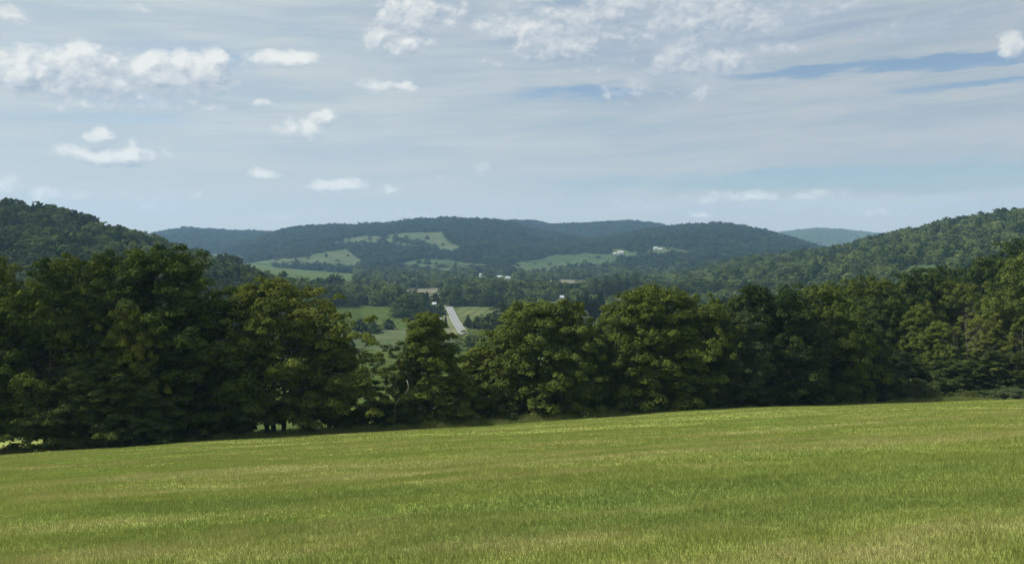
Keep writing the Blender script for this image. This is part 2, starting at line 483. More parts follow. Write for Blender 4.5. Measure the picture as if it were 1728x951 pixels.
def cast(px, py, y0=120.0):
    """where the line of sight through a pixel meets the ground"""
    u = (px - 864) / FPX; s = (HZ - py) / FPX
    ys = _YS[_YS >= y0]
    d = terrain(u * ys, ys) - s * ys
    k = np.argmax(d > 0)
    if not (d > 0).any():
        return None
    if k == 0:
        Y = ys[0]
    else:
        a, b = d[k - 1], d[k]
        Y = ys[k - 1] + (ys[k] - ys[k - 1]) * (-a) / (b - a)
    return (u * Y, Y, float(terrain(u * Y, Y)))


ths = np.concatenate([np.linspace(-180, -42, 60, endpoint=False), np.linspace(-42, 42, 561), np.linspace(42, 180, 61)[1:-1]]) * math.pi / 180
rs = np.concatenate([[0.6], 1.2 * 1.0155 ** np.arange(0, 590)])
rs = rs[rs < 6300]
R_, T_ = np.meshgrid(rs, ths, indexing='ij')
GX, GY = R_ * np.sin(T_), R_ * np.cos(T_)
GZ = terrain(GX, GY)
nr, nt_ = GX.shape
Vg = np.stack([GX, GY, GZ], -1).reshape(-1, 3)
ii = np.arange(nr - 1)[:, None]; jj = np.arange(nt_)[None, :]
jn = (jj + 1) % nt_
Fg = np.stack([ii * nt_ + jj, ii * nt_ + jn, (ii + 1) * nt_ + jn, (ii + 1) * nt_ + jj], -1).reshape(-1, 4)[:, ::-1]
Vg = np.vstack([Vg, [[0, 0, float(terrain(0, 0))]]])


def cast_near(px, py):
    ys = np.linspace(5, 130, 1500); u = (px - 864) / FPX
    d = terrain(u * ys, ys) - (HZ - py) / FPX * ys
    k = int(np.argmax(d > 0))
    return u * ys[k], ys[k]


# where the hay stubble is bleached (+) or lush (-): (px, py, half length m, half width m, strength)
PATCHES = []
for px_, py_, la, wa, st_ in [(500, 792, 9, 1.5, .75), (700, 800, 6, 1.2, .6), (150, 815, 6, 1.0, .6), (930, 770, 9, 1.6, .45), (1290, 752, 16, .8, .8), (1480, 714, 14, 2.0, .6), (1230, 748, 12, .9, .4), (1560, 744, 10, .9, .6),
                              (1600, 905, 2.5, .5, .6), (1350, 925, 2.6, .4, .5), (60, 895, 3, .4, .5), (430, 905, 2.5, .35, .4), (1080, 860, 3, .5, .4), (300, 925, 2, .3, .4),
                              (560, 845, 7, 1.2, -.8), (330, 850, 5, .9, -.6), (1000, 845, 7, 1.2, -.6), (1350, 810, 10, 1.6, -.6), (1250, 860, 5, .9, -.5), (850, 905, 4, .7, -.4), (1550, 850, 6, 1.0, -.6), (200, 785, 10, 1.6, -.4)]:
    qx, qy = cast_near(px_, py_)
    PATCHES.append((qx, qy, la, wa, st_))


def turf_patches(nt, pos):
    wn = nt.noise(nt.v('MULTIPLY', pos, (1, 1, 0)), 0.35, 6, 0.65, 'Color')
    p = nt.v('MULTIPLY_ADD', nt.v('SUBTRACT', wn, (.5, .5, .5)), (5.0, 5.0, 0), pos)
    res = []
    for sg in (1, -1):
        acc = None
        for (qx, qy, la, wa, st_) in PATCHES:
            if st_ * sg <= 0: continue
            ca, sa = math.cos(math.radians(17)), math.sin(math.radians(17))
            r_ = nt.n('ShaderNodeVectorRotate', rotation_type='Z_AXIS'); nt.put(r_.inputs['Vector'], nt.v('SUBTRACT', p, (qx, qy, 0))); r_.inputs['Angle'].default_value = math.radians(-17)
            q = nt.v('MULTIPLY', r_.outputs[0], (1 / la, 1 / wa, 0))
            e = nt.m('MULTIPLY', nt.m('POWER', 2.718, nt.m('MULTIPLY', nt.v('DOT_PRODUCT', q, q), -1.0)), abs(st_))
            acc = e if acc is None else nt.m('ADD', acc, e)
        res.append(nt.m('MINIMUM', acc, 1.0))
    return res


def turf_color(nt, blade=False):
    """colours of the mown field by place, shared by soil sheet and blades"""
    geo = nt.n('ShaderNodeNewGeometry')
    pos = geo.outputs['Position']
    rot = nt.n('ShaderNodeVectorRotate', rotation_type='Z_AXIS'); nt.put(rot.inputs['Vector'], pos); rot.inputs['Angle'].default_value = math.radians(-17)
    p = rot.outputs[0]
    n1 = nt.noise(nt.v('MULTIPLY', p, (0.05, 0.15, 0.0)), 1.0, 6, 0.68)       # long streaks along the mowing
    n2 = nt.noise(nt.v('MULTIPLY', p, (0.30, 0.60, 0.0)), 1.0, 7, 0.70)
    n3 = nt.noise(nt.v('MULTIPLY', pos, (1.0, 1.0, 0.0)), 2.2, 5, 0.7)
    g = nt.mix(nt.ramp(n2, 0.33, 0.66), (.180, .235, .056), (.265, .315, .082))
    g = nt.mix(nt.ramp(n1, 0.35, 0.60, True, 0.0, 0.55), g, (.245, .265, .070))
    straw = nt.m('MULTIPLY', nt.ramp(nt.m('MULTIPLY_ADD', n1, 0.65, nt.m('MULTIPLY', n2, 0.45)), 0.54, 0.68), nt.ramp(n3, 0.3, 0.6, True, 0.35, 1.0))
    g = nt.mix(nt.m('MULTIPLY', straw, 0.75), g, (.37, .34, .15))
    bleach, lush = turf_patches(nt, pos)
    g = nt.mix(nt.m('MULTIPLY', bleach, nt.ramp(n3, 0.25, 0.65, True, 0.4, 1.0)), g, (.36, .34, .15))
    g = nt.mix(nt.m('MULTIPLY', lush, 0.65), g, (.140, .200, .055))
    return g, pos, n3


def meadow_color(nt, pos):
    a = nt.noise(nt.v('MULTIPLY', pos, (1, 1, 0)), 0.006, 5, 0.6)
    b = nt.noise(nt.v('MULTIPLY', pos, (1, 1, 0)), 0.07, 6, 0.7)
    c = nt.mix(nt.ramp(a, 0.35, 0.65), (.050, .075, .022), (.080, .105, .032))
    return nt.mix(nt.ramp(b, 0.35, 0.7, True, 0, 0.5), c, (.05, .075, .022))


mg, nt, out = new_mat('turf_ground')
tcol, pos, n3 = turf_color(nt)
sp = nt.n('ShaderNodeSeparateXYZ'); nt.put(sp.inputs[0], pos)
mcol = meadow_color(nt, pos)
c = nt.mix(nt.ramp(sp.outputs[1], 150, 190), nt.mix(nt.ramp(n3, 0.3, 0.75, True, 0.0, 0.4), tcol, (.095, .125, .028)), mcol)
d = nt.n('ShaderNodeBsdfDiffuse'); nt.put(d.inputs[0], c)
bp = nt.n('ShaderNodeBump'); bp.inputs['Strength'].default_value = 0.6; bp.inputs['Distance'].default_value = 0.12
nt.put(bp.inputs['Height'], nt.noise(pos, 3.5, 6, 0.75)); nt.put(d.inputs['Normal'], bp.outputs[0])
nt.put(out.inputs[0], d.outputs[0])
M['turf_ground'] = mg
gme = mesh_np('ground', Vg, Fg, mg, True)
ground = link('ground', gme)
tag(ground, 'rolling grassland falling from the mown field to the valley and up to the ridges', 'ground', kind='structure')

# ------------------------------------------------------------------ hayfields and meadows on the valley floor and far slopes
def field_mat(name, c1, c2, rows=None, ang=0.0, scale=0.02):
    m, nt, out = new_mat(name)
    geo = nt.n('ShaderNodeNewGeometry'); pos = geo.outputs['Position']
    a = nt.noise(nt.v('MULTIPLY', pos, (1, 1, 0)), scale, 6, 0.65)
    a = nt.m('ADD', nt.m('MULTIPLY', a, .6), nt.m('MULTIPLY', nt.noise(nt.v('MULTIPLY', pos, (.35, 2.2, 0)), scale * 2.5, 4, 0.6), .4))
    c = nt.mix(nt.ramp(a, 0.38, 0.62), c1, c2)
    if rows:
        rot = nt.n('ShaderNodeVectorRotate', rotation_type='Z_AXIS'); nt.put(rot.inputs['Vector'], pos); rot.inputs['Angle'].default_value = ang
        s_ = nt.n('ShaderNodeSeparateXYZ'); nt.put(s_.inputs[0], rot.outputs[0])
        wv = nt.m('SINE', nt.m('MULTIPLY', s_.outputs[0], math.tau / rows))
        c = nt.mix(nt.m('MULTIPLY', nt.ramp(wv, -0.3, 0.6), nt.ramp(nt.noise(pos, 0.05, 4, 0.6), 0.3, 0.6, True, 0.1, 0.6)), c, (.045, .068, .024))
    d = nt.n('ShaderNodeBsdfDiffuse'); nt.put(d.inputs[0], c)
    nt.put(out.inputs[0], d.outputs[0])
    return m


FM = {
    'green': field_mat('hay_green', (.038, .062, .028), (.060, .086, .038), scale=0.012),
    'pale': field_mat('hay_pale', (.050, .074, .034), (.084, .102, .050)),
    'tan': field_mat('hay_tan', (.10, .105, .07), (.16, .155, .105)),
    'deep': field_mat('crop_green', (.045, .070, .018), (.062, .086, .024), scale=0.01),
    'rows': field_mat('corn_rows', (.075, .095, .040), (.11, .125, .055), rows=9.0, ang=math.radians(4)),
    'mown': field_mat('mown_meadow', (.045, .068, .017), (.062, .086, .022)),
    'verge': field_mat('rough_verge', (.085, .105, .050), (.125, .13, .075), scale=0.06),
}
FIELDS = [  # material, label, y0 for the sight line, [(px, top, bottom) ...]
    ('pale', 'pale upper hayfield just under the crest of the middle ridge', 1500, [(655, 395, 398), (700, 392, 404), (735, 391, 412), (745, 391, 420), (752, 400, 422), (757, 406, 423), (779, 418, 421)]),
    ('pale', 'long slanting pale field left of the highest hayfield', 1500, [(565, 409, 411), (585, 401, 410), (606, 398, 409), (636, 397, 409), (655, 403, 410), (690, 412, 415), (712, 415, 416)]),
    ('pale', 'wide pale hayfield low on the left end of the ridge', 1300, [(432, 442, 444), (480, 435, 444), (484, 438, 445), (540, 427, 447), (583, 419, 449), (595, 427, 449), (612, 440, 447)]),
    ('pale', 'thin pale strip of field beyond the shoulder of the left hill', 1300, [(335, 425, 428), (362, 428, 431), (395, 430, 434), (412, 434, 437)]),
    ('green', 'green pasture in the middle of the foot slopes, below the highest hayfield', 1200, [(678, 443, 446), (700, 438, 450), (727, 437, 454), (757, 438, 458), (782, 443, 453), (824, 446, 448)]),
    ('green', 'broad green pasture below the white farmhouse', 1200, [(856, 450, 454), (884, 441, 456), (912, 436, 458), (940, 429, 452), (985, 427, 449), (1010, 428, 447), (1040, 429, 443)]),
    ('pale', 'small sunlit field beside the upper right farm', 1300, [(1090, 422, 430), (1118, 417, 429), (1134, 416, 425), (1162, 424, 426)]),
    ('green', 'small lawn around the white farmhouse on the slope', 1300, [(1036, 427, 431), (1056, 426, 433), (1076, 426, 430)]),
    ('tan', 'tan stubble strip among the valley woods right of the silo', 900, [(922, 474, 476), (950, 471, 479), (975, 472, 476), (1000, 471, 473), (1022, 469, 471)]),
    ('tan', 'tan stubble field beyond the top of the road', 800, [(676, 488, 494), (700, 486, 499), (725, 485, 503), (742, 486, 501)]),
    ('deep', 'dark green crop field left of the round valley tree', 500, [(540, 515, 560), (600, 516, 553), (650, 517, 553), (690, 520, 556)]),
    ('rows', 'field of planted rows right of the road', 500, [(772, 519, 531), (790, 518, 548), (815, 518, 555), (850, 518, 552), (890, 519, 545)]),
    ('verge', 'rough dry verge along the left side of the road', 400, [(748, 531, 590), (752, 531, 590), (757, 542, 590), (763, 552, 590), (770, 566, 590)]),
    ('pale', 'pale mown meadow between the bushes left of the road', 400, [(595, 562, 586), (640, 556, 590), (690, 552, 592), (730, 548, 590)]),
    ('mown', 'mown meadow seen through the gap between the near trees', 180, [(560, 600, 700), (620, 592, 700), (660, 590, 700), (700, 590, 700)]),
    ('mown', 'small meadow in the gap below the end of the road', 250, [(745, 592, 640), (780, 590, 640), (815, 592, 640)]),
    ('green', 'strip of grass behind the near trees, below the white cottage', 500, [(880, 509, 516), (915, 508, 516), (945, 508, 515)]),
    ('tan', 'tan clearing glimpsed between the poplar trunks', 700, [(1000, 494, 506), (1030, 492, 506), (1062, 493, 504)]),
    ('green', 'sliver of light meadow on the right hill below a dark wood edge', 300, [(1530, 449, 451), (1550, 447, 452), (1572, 446, 452), (1598, 447, 450)]),
]
FIELD_PIX = []
for mk, lab, y0, pts in FIELDS:
    FIELD_PIX.append(([p[0] for p in pts], [p[1] for p in pts], [p[2] for p in pts], y0))
    ns = 40
    pxs = np.linspace(pts[0][0], pts[-1][0], ns)
    tp = np.interp(pxs, [p[0] for p in pts], [p[1] for p in pts]); bt = np.interp(pxs, [p[0] for p in pts], [p[2] for p in pts])
    rows_ = []
    rr = random.Random(len(lab))
    for a, t_, b_ in zip(pxs, tp, bt):
        jt = rr.uniform(-.35, .35)
        A = cast(a, b_ + 1.5, y0); B = cast(a, t_ + jt, y0)
        if A is None or B is None: continue
        rows_.append((A, B))
    if len(rows_) < 3: continue
    m_ = 24
    P = np.zeros((len(rows_), m_, 3))
    for i, (A, B) in enumerate(rows_):
        tt = np.linspace(0, 1, m_)
        P[i, :, 0] = A[0] + (B[0] - A[0]) * tt; P[i, :, 1] = A[1] + (B[1] - A[1]) * tt
    P[:, :, 2] = terrain(P[:, :, 0], P[:, :, 1]) + 0.0006 * P[:, :, 1] + 0.05
    F = []
    for i in range(len(rows_) - 1):
        for j in range(m_ - 1):
            F.append((i * m_ + j, (i + 1) * m_ + j, (i + 1) * m_ + j + 1, i * m_ + j + 1))
    tag(link('meadow', mesh_np('meadow', P.reshape(-1, 3), F, FM[mk], True)), lab, 'field', kind='structure')

# ------------------------------------------------------------------ road
road_c = [(754.5, 516.2), (757.2, 519), (759.8, 524), (762.6, 530), (766.8, 540), (772, 549), (776, 555), (781, 562), (785, 567)]
RC = [cast(a, b, 400) for a, b in road_c]
RC = np.array(RC)
seg = np.concatenate([[0], np.cumsum(np.hypot(np.diff(RC[:, 0]), np.diff(RC[:, 1])))])
ts = np.linspace(0, seg[-1], 60)
rx = np.interp(ts, seg, RC[:, 0]); ry = np.interp(ts, seg, RC[:, 1])
kx = np.ones(7) / 7
rx[3:-3] = np.convolve(rx, kx, 'valid'); ry[3:-3] = np.convolve(ry, kx, 'valid')
dx = np.gradient(rx); dy = np.gradient(ry); dl = np.hypot(dx, dy); nx, ny = -dy / dl, dx / dl
rz = terrain(rx, ry)
rz = np.convolve(np.pad(rz, 4, 'edge'), np.ones(9) / 9, 'valid') + 0.9


def strip(name, o0, o1, dz, mat, dash=None, label=None, thick=False):
    V = []; F = []
    for i in range(len(rx)):
        for o in (o0, o1):
            V.append((rx[i] + nx[i] * o, ry[i] + ny[i] * o, rz[i] + dz))
    n = len(rx)
    for i in range(n - 1):
        if dash and (i % dash): continue
        F.append((2 * i, 2 * i + 1, 2 * i + 3, 2 * i + 2))
    if thick:   # sloped shoulders down into the ground
        b = len(V)
        for i in range(n):
            V.append((rx[i] + nx[i] * (o0 - 3), ry[i] + ny[i] * (o0 - 3), rz[i] - 2.5)); V.append((rx[i] + nx[i] * (o1 + 3), ry[i] + ny[i] * (o1 + 3), rz[i] - 2.5))
        for i in range(n - 1):
            F.append((b + 2 * i, 2 * i, 2 * i + 2, b + 2 * i + 2)); F.append((2 * i + 1, b + 2 * i + 1, b + 2 * i + 3, 2 * i + 3))
    return mesh_np(name, V, F, mat, False)


emb = link('road_shoulder', strip('road_shoulder', -4.6, 4.6, -0.05, FM['verge'], thick=True)); tag(emb, 'low grassy bank carrying the road', 'road bank', kind='structure')
road = link('road', strip('road', -2.9, 2.9, 0.0, M['asphalt'])); tag(road, 'grey two lane road climbing away through the valley', 'road', kind='structure')
for nm, a, b in (('edge_line', -2.75, -2.55), ('edge_line', 2.55, 2.75), ('centre_line', -0.08, 0.08)):
    o = link(nm, strip(nm, a, b, 0.012, M['road_paint']), road)

# ------------------------------------------------------------------ trees
def leaves(rng, C, S, n, leaf, flat, tint, droop=0.15, up=0.5, cap=False):
    """n leaf faces in every clump with centre C[i] and size S[i]"""
    K = len(C)
    c = np.repeat(C, n, 0); s = np.repeat(S, n)[:, None]
    tn = np.repeat(tint, n)
    d = rng.normal(size=(K * n, 3)); d /= np.linalg.norm(d, axis=1)[:, None]
    r = rng.uniform(0, 1, (K * n, 1)) ** (0.16 if cap else 0.26)
    if cap:          # sprays hang like shallow caps: leaves on the upper side, hollow and shaded below
        low_ = d[:, 2] < -0.15
        d[low_, 2] *= -rng.uniform(.2, 1.0, low_.sum())
        d /= np.linalg.norm(d, axis=1)[:, None]
    off = d * r
    off[:, 2] = off[:, 2] * flat
    rad = np.hypot(off[:, 0], off[:, 1])
    off[:, 2] -= droop * rad ** 2
    p = c + off * s
    nrm = d * 1.0 + rng.normal(size=d.shape) * 0.30; nrm[:, 2] += up * .5
    nrm /= np.linalg.norm(nrm, axis=1)[:, None]
    t = np.cross(nrm, rng.normal(size=d.shape)); t /= np.linalg.norm(t, axis=1)[:, None]
    b = np.cross(nrm, t)
    L = leaf * rng.uniform(0.6, 1.3, (K * n, 1))
    v = np.stack([p + t * L * .62, p + b * L * .36, p - t * L * .62, p - b * L * .36], 1).reshape(-1, 3)
    f = np.arange(K * n * 4).reshape(-1, 4)
    tt = np.clip(np.repeat(tn, 4) + np.repeat(rng.uniform(-.18, .18, K * n), 4), 0, 1)
    return v, f, tt


PROFILE = {
    'round': lambda t: np.sqrt(np.clip(1 - ((t - .50) / .56) ** 2, 0.02, 1)),
    'oval': lambda t: np.sqrt(np.clip(1 - ((t - .42) / .60) ** 2, 0.02, 1)) * (1 - .18 * t),
    'cone': lambda t: np.clip((1.02 - t) ** 0.72, 0.03, 1) * np.clip(t * 7 + .5, 0, 1),
    'dome': lambda t: np.clip(1 - np.clip(t, 0, 1) ** 2.6, 0.03, 1) ** .5 * np.clip(t * 5 + .55, 0, 1),
    'column': lambda t: np.clip(1 - np.abs(t - .45) ** 3 * 6, 0.05, 1) ** .6,
}


def tree_parts(seed, prof, H, R, base, nb, nc, nl, leaf, csize, flat=.5, droop=.2, trunks=1, rise=(5, 55), airy=0.0, low=0.0, trunk_r=.35, lean=0.0, up=.5, cap=False):
    """one tree: a trunk mesh with limbs, and a crown whose clumps follow the boughs"""
    rng = np.random.RandomState(seed)
    f = PROFILE[prof]
    tm = MB()
    stems = []
    for k in range(trunks):
        a = rng.uniform(0, math.tau); rr = 0 if trunks == 1 else R * .16
        bx, by = rr * math.cos(a), rr * math.sin(a)
        tx, ty = bx * 2.2 + rng.normal() * R * .05 + lean * H * .5, by * 2.2 + rng.normal() * R * .05
        pts = []; rad = []
        for q in np.linspace(0, 1, 9):
            wob = math.sin(q * 5 + a) * R * .035
            pts.append((bx + (tx - bx) * q + wob, by + (ty - by) * q + wob * .6, -1.0 + (H * .9 + 1.0) * q))
            rad.append(trunk_r * (1 - .86 * q) * (1.35 if q == 0 else 1) / (1 if trunks == 1 else 1.25))
        stems.append((np.array(pts), rad))
        tm.tube(pts, rad, 8)
    C = []; S = []; T = []
    zb = H * base
    ph = rng.uniform(0, math.tau, 4)
    tt_ = (np.arange(nb) + rng.uniform(0, 1, nb)) / nb
    for i in range(nb):
        t = tt_[i] ** 1.15                                  # more boughs low, where the crown is wide
        ang = i * 2.39996 + rng.uniform(-.4, .4)
        lobes = 1 + .16 * math.sin(2 * ang + ph[0] + 3 * t) + .12 * math.sin(3 * ang + ph[1] - 4 * t) + .10 * math.sin(5 * ang + ph[2] + 9 * t)
        ext = R * f(np.array([t]))[0] * lobes * rng.uniform(.82, 1.08)
        zt = zb + (H - zb) * t * rng.uniform(.97, 1.02)
        st, rd = stems[i % len(stems)]
        el = math.radians(rng.uniform(*rise)) * (.4 + .8 * t)
        z0 = max(H * .12, zt - ext * math.tan(el))
        q = np.clip((z0 + 1) / (H * .9 + 1), 0, 1)
        o = np.array([np.interp(q, np.linspace(0, 1, 9), st[:, k]) for k in range(3)])
        e = np.array([o[0] * .4 + ext * math.cos(ang), o[1] * .4 + ext * math.sin(ang), zt])
        mid = (o + e) / 2 + np.array([0, 0, ext * .10])
        r0 = trunk_r * .34 * (1 - .6 * t)
        tm.tube([o, mid, e], [r0, r0 * .55, r0 * .15], 5)
        bt = rng.uniform(.1, .9)
        for k in range(nc):
            s_ = .38 + .62 * ((k + rng.uniform(0, 1)) / nc) ** .75
            pnt = (1 - s_) ** 2 * o + 2 * s_ * (1 - s_) * mid + s_ ** 2 * e
            side = csize * (.4 + .9 * s_)
            pnt = pnt + rng.normal(size=3) * np.array([side, side, side * .62]) * .78
            if rng.uniform() < airy: continue
            C.append(pnt); S.append(csize * rng.uniform(.65, 1.2) * (1.0 if s_ < .9 else .8)); T.append(np.clip(bt * .6 + rng.uniform(0, .4), 0, 1))
            if k % 2 == 0:
                tm.tube([mid * .4 + e * .6, pnt], [r0 * .25, r0 * .08], 4)
    # leader tufts so that the top is uneven
    for k in range(max(3, nb // 8)):
        a = rng.uniform(0, math.tau); rr = R * .22 * rng.uniform()
        C.append(np.array([stems[0][0][-1][0] + rr * math.cos(a), stems[0][0][-1][1] + rr * math.sin(a), H * rng.uniform(.9, .985)])); S.append(csize * .62); T.append(rng.uniform(.3, .9))
    C = np.array(C); S = np.array(S); T = np.array(T)
    C[:, 2] = np.maximum(C[:, 2], S * .35 + low)
    v, fc, tt = leaves(rng, C, S, nl, leaf, flat, T, droop, up, cap)
    v[:, 2] = np.maximum(v[:, 2], .02)
    return tm, (v, fc, tt)


def spruce_parts(seed, H, R, tiers, per, nl, leaf):
    rng = np.random.RandomState(seed)
    tm = MB(); tm.tube([(0, 0, -1), (0, 0, H * .6), (0, 0, H * .98)], [R * .10, R * .06, R * .01], 7)
    C = []; S = []; T = []
    for i in range(tiers):
        t = i / tiers
        z = H * (.06 + .92 * t); r = R * (1 - t) ** .85 * rng.uniform(.85, 1.1)
        m = max(3, int(per * (1 - t * .7)))
        for k in range(m):
            a = math.tau * (k + rng.uniform(-.3, .3)) / m + i * .7
            for s_ in (.45, .8, 1.0):
                C.append((r * s_ * math.cos(a), r * s_ * math.sin(a), z - r * s_ * .22 * rng.uniform(.6, 1.4))); S.append(R * .20 * (1.1 - .5 * t)); T.append(rng.uniform())
    v, fc, tt = leaves(rng, np.array(C), np.array(S), nl, leaf, .35, np.array(T), .3, .4)
    v[:, 2] = np.maximum(v[:, 2], .02)
    return tm, (v, fc, tt)


TREE = {}


def define(kind, parts, leafmat, bark='bark'):
    tm, (v, f, tt) = parts
    TREE[kind] = (tm.mesh(kind + '_trunk', M[bark], True), mesh_np(kind + '_crown', v, f, M[leafmat], False, tt), float(v[:, 2].max()), float(np.percentile(np.abs(v[:, :2]), 98)))


# near trees: unit sizes are metres; each is rescaled a little on placing
define('broad_a', tree_parts(11, 'round', 20, 9.0, .10, 105, 9, 110, .26, .92, .85, .2, trunks=3, rise=(15, 65), low=2.6, cap=True), 'leaf_olive')
define('broad_b', tree_parts(12, 'oval', 20, 8.5, .08, 105, 9, 110, .26, .90, .85, .2, trunks=1, rise=(15, 65), low=1.2, cap=True), 'leaf')
define('layered', tree_parts(13, 'dome', 17.5, 9.2, .15, 92, 9, 115, .26, .95, .70, .3, trunks=3, rise=(0, 38), low=2.6, up=.8, cap=True), 'leaf_olive')
define('conic', tree_parts(14, 'cone', 17, 6.6, .04, 100, 8, 95, .24, .78, .75, .3, trunks=1, rise=(-5, 25), low=.6, cap=True), 'leaf')
define('dense_a', tree_parts(15, 'dome', 17, 7.6, .03, 110, 9, 95, .25, .84, .85, .3, trunks=1, low=.4, cap=True), 'leaf')
define('dense_b', tree_parts(16, 'oval', 17, 7.0, .02, 110, 9, 95, .25, .82, .85, .3, trunks=2, low=.4, cap=True), 'leaf_deep')
define('dull', tree_parts(17, 'oval', 15, 4.6, .03, 70, 6, 130, .20, .80, .75, .25, trunks=1, rise=(30, 70), low=.4, cap=True), 'leaf_dull')
define('airy', tree_parts(18, 'round', 14, 5.0, .26, 44, 6, 90, .18, .60, .7, .2, trunks=1, airy=.30, lean=-.25, trunk_r=.22), 'leaf_dull')
define('young', tree_parts(19, 'oval', 10, 3.6, .06, 54, 6, 120, .24, .68, .55, .3, trunks=1, trunk_r=.16, cap=True), 'leaf_olive')
define('shrub', tree_parts(20, 'dome', 4.2, 2.6, .02, 34, 4, 130, .17, .55, .6, .4, trunks=2, trunk_r=.08, cap=True), 'leaf_deep')
define('shrub_pale', tree_parts(21, 'dome', 4.2, 2.6, .02, 34, 4, 130, .16, .55, .6, .5, trunks=2, trunk_r=.08, cap=True), 'leaf_dull')
# valley trees
define('valley_round', tree_parts(31, 'round', 15, 7.0, .04, 30, 4, 74, .62, 1.5, .6, .3, low=.6, cap=True), 'leaf_wood')
define('valley_oval', tree_parts(32, 'oval', 16, 6.0, .04, 30, 4, 74, .62, 1.4, .6, .3, low=.6, cap=True), 'leaf_wood')
define('valley_dark', tree_parts(33, 'dome', 15, 6.6, .04, 30, 4, 74, .62, 1.5, .6, .3, low=.6, cap=True), 'leaf_deep')
define('valley_willow', tree_parts(34, 'dome', 13, 6.8, .04, 30, 4, 74, .55, 1.4, .9, .9, low=.5, cap=True), 'leaf_dull')
define('poplar', tree_parts(35, 'column', 20, 3.2, .05, 34, 4, 36, .55, 1.0, 1.0, .1, rise=(40, 70), low=.8, trunk_r=.25, cap=True), 'leaf_dull')
define('spruce', spruce_parts(36, 16, 4.2, 16, 10, 14, .6), 'needle')
define('valley_bush', tree_parts(37, 'dome', 5.0, 3.6, .02, 16, 4, 50, .40, 1.1, .6, .3, low=.3, trunk_r=.1), 'leaf_wood')

used = {}


def place(kind, x, y, height, radius=None, label=None, name='tree', cat='tree', group=None, rz=None, sink=0.15, z=None):
    tme, cme, h0, r0 = TREE[kind]
    s = height / h0
    sx = s if radius is None else radius / r0 * 1.06
    root = bpy.data.objects.new(name, None); col.objects.link(root)
    root.location = (x, y, (float(terrain(x, y)) if z is None else z) - sink)
    root.rotation_euler = (0, 0, rz if rz is not None else random.uniform(0, math.tau))
    root.scale = (sx, sx, s)
    root.empty_display_size = 0.5
    tag(root, label, cat, group)
    link('trunk', tme, root); link('crown', cme, root)
    return root


def place_px(kind, px, Y, top, halfw, label, **kw):
    """tree at column px and distance Y whose top reaches the row `top`"""
    if 300 < px < 1050: Y += 3.5 if px < 370 or px > 900 else 7.0
    if px > 1450: Y += 3.0
    x = (px - 864) / FPX * Y
    z0 = float(terrain(x, Y))
    h = (HZ - top) / FPX * Y - z0 + .15
    return place(kind, x, Y, max(h, 1.0), halfw / FPX * Y * 1.02, label, **kw)


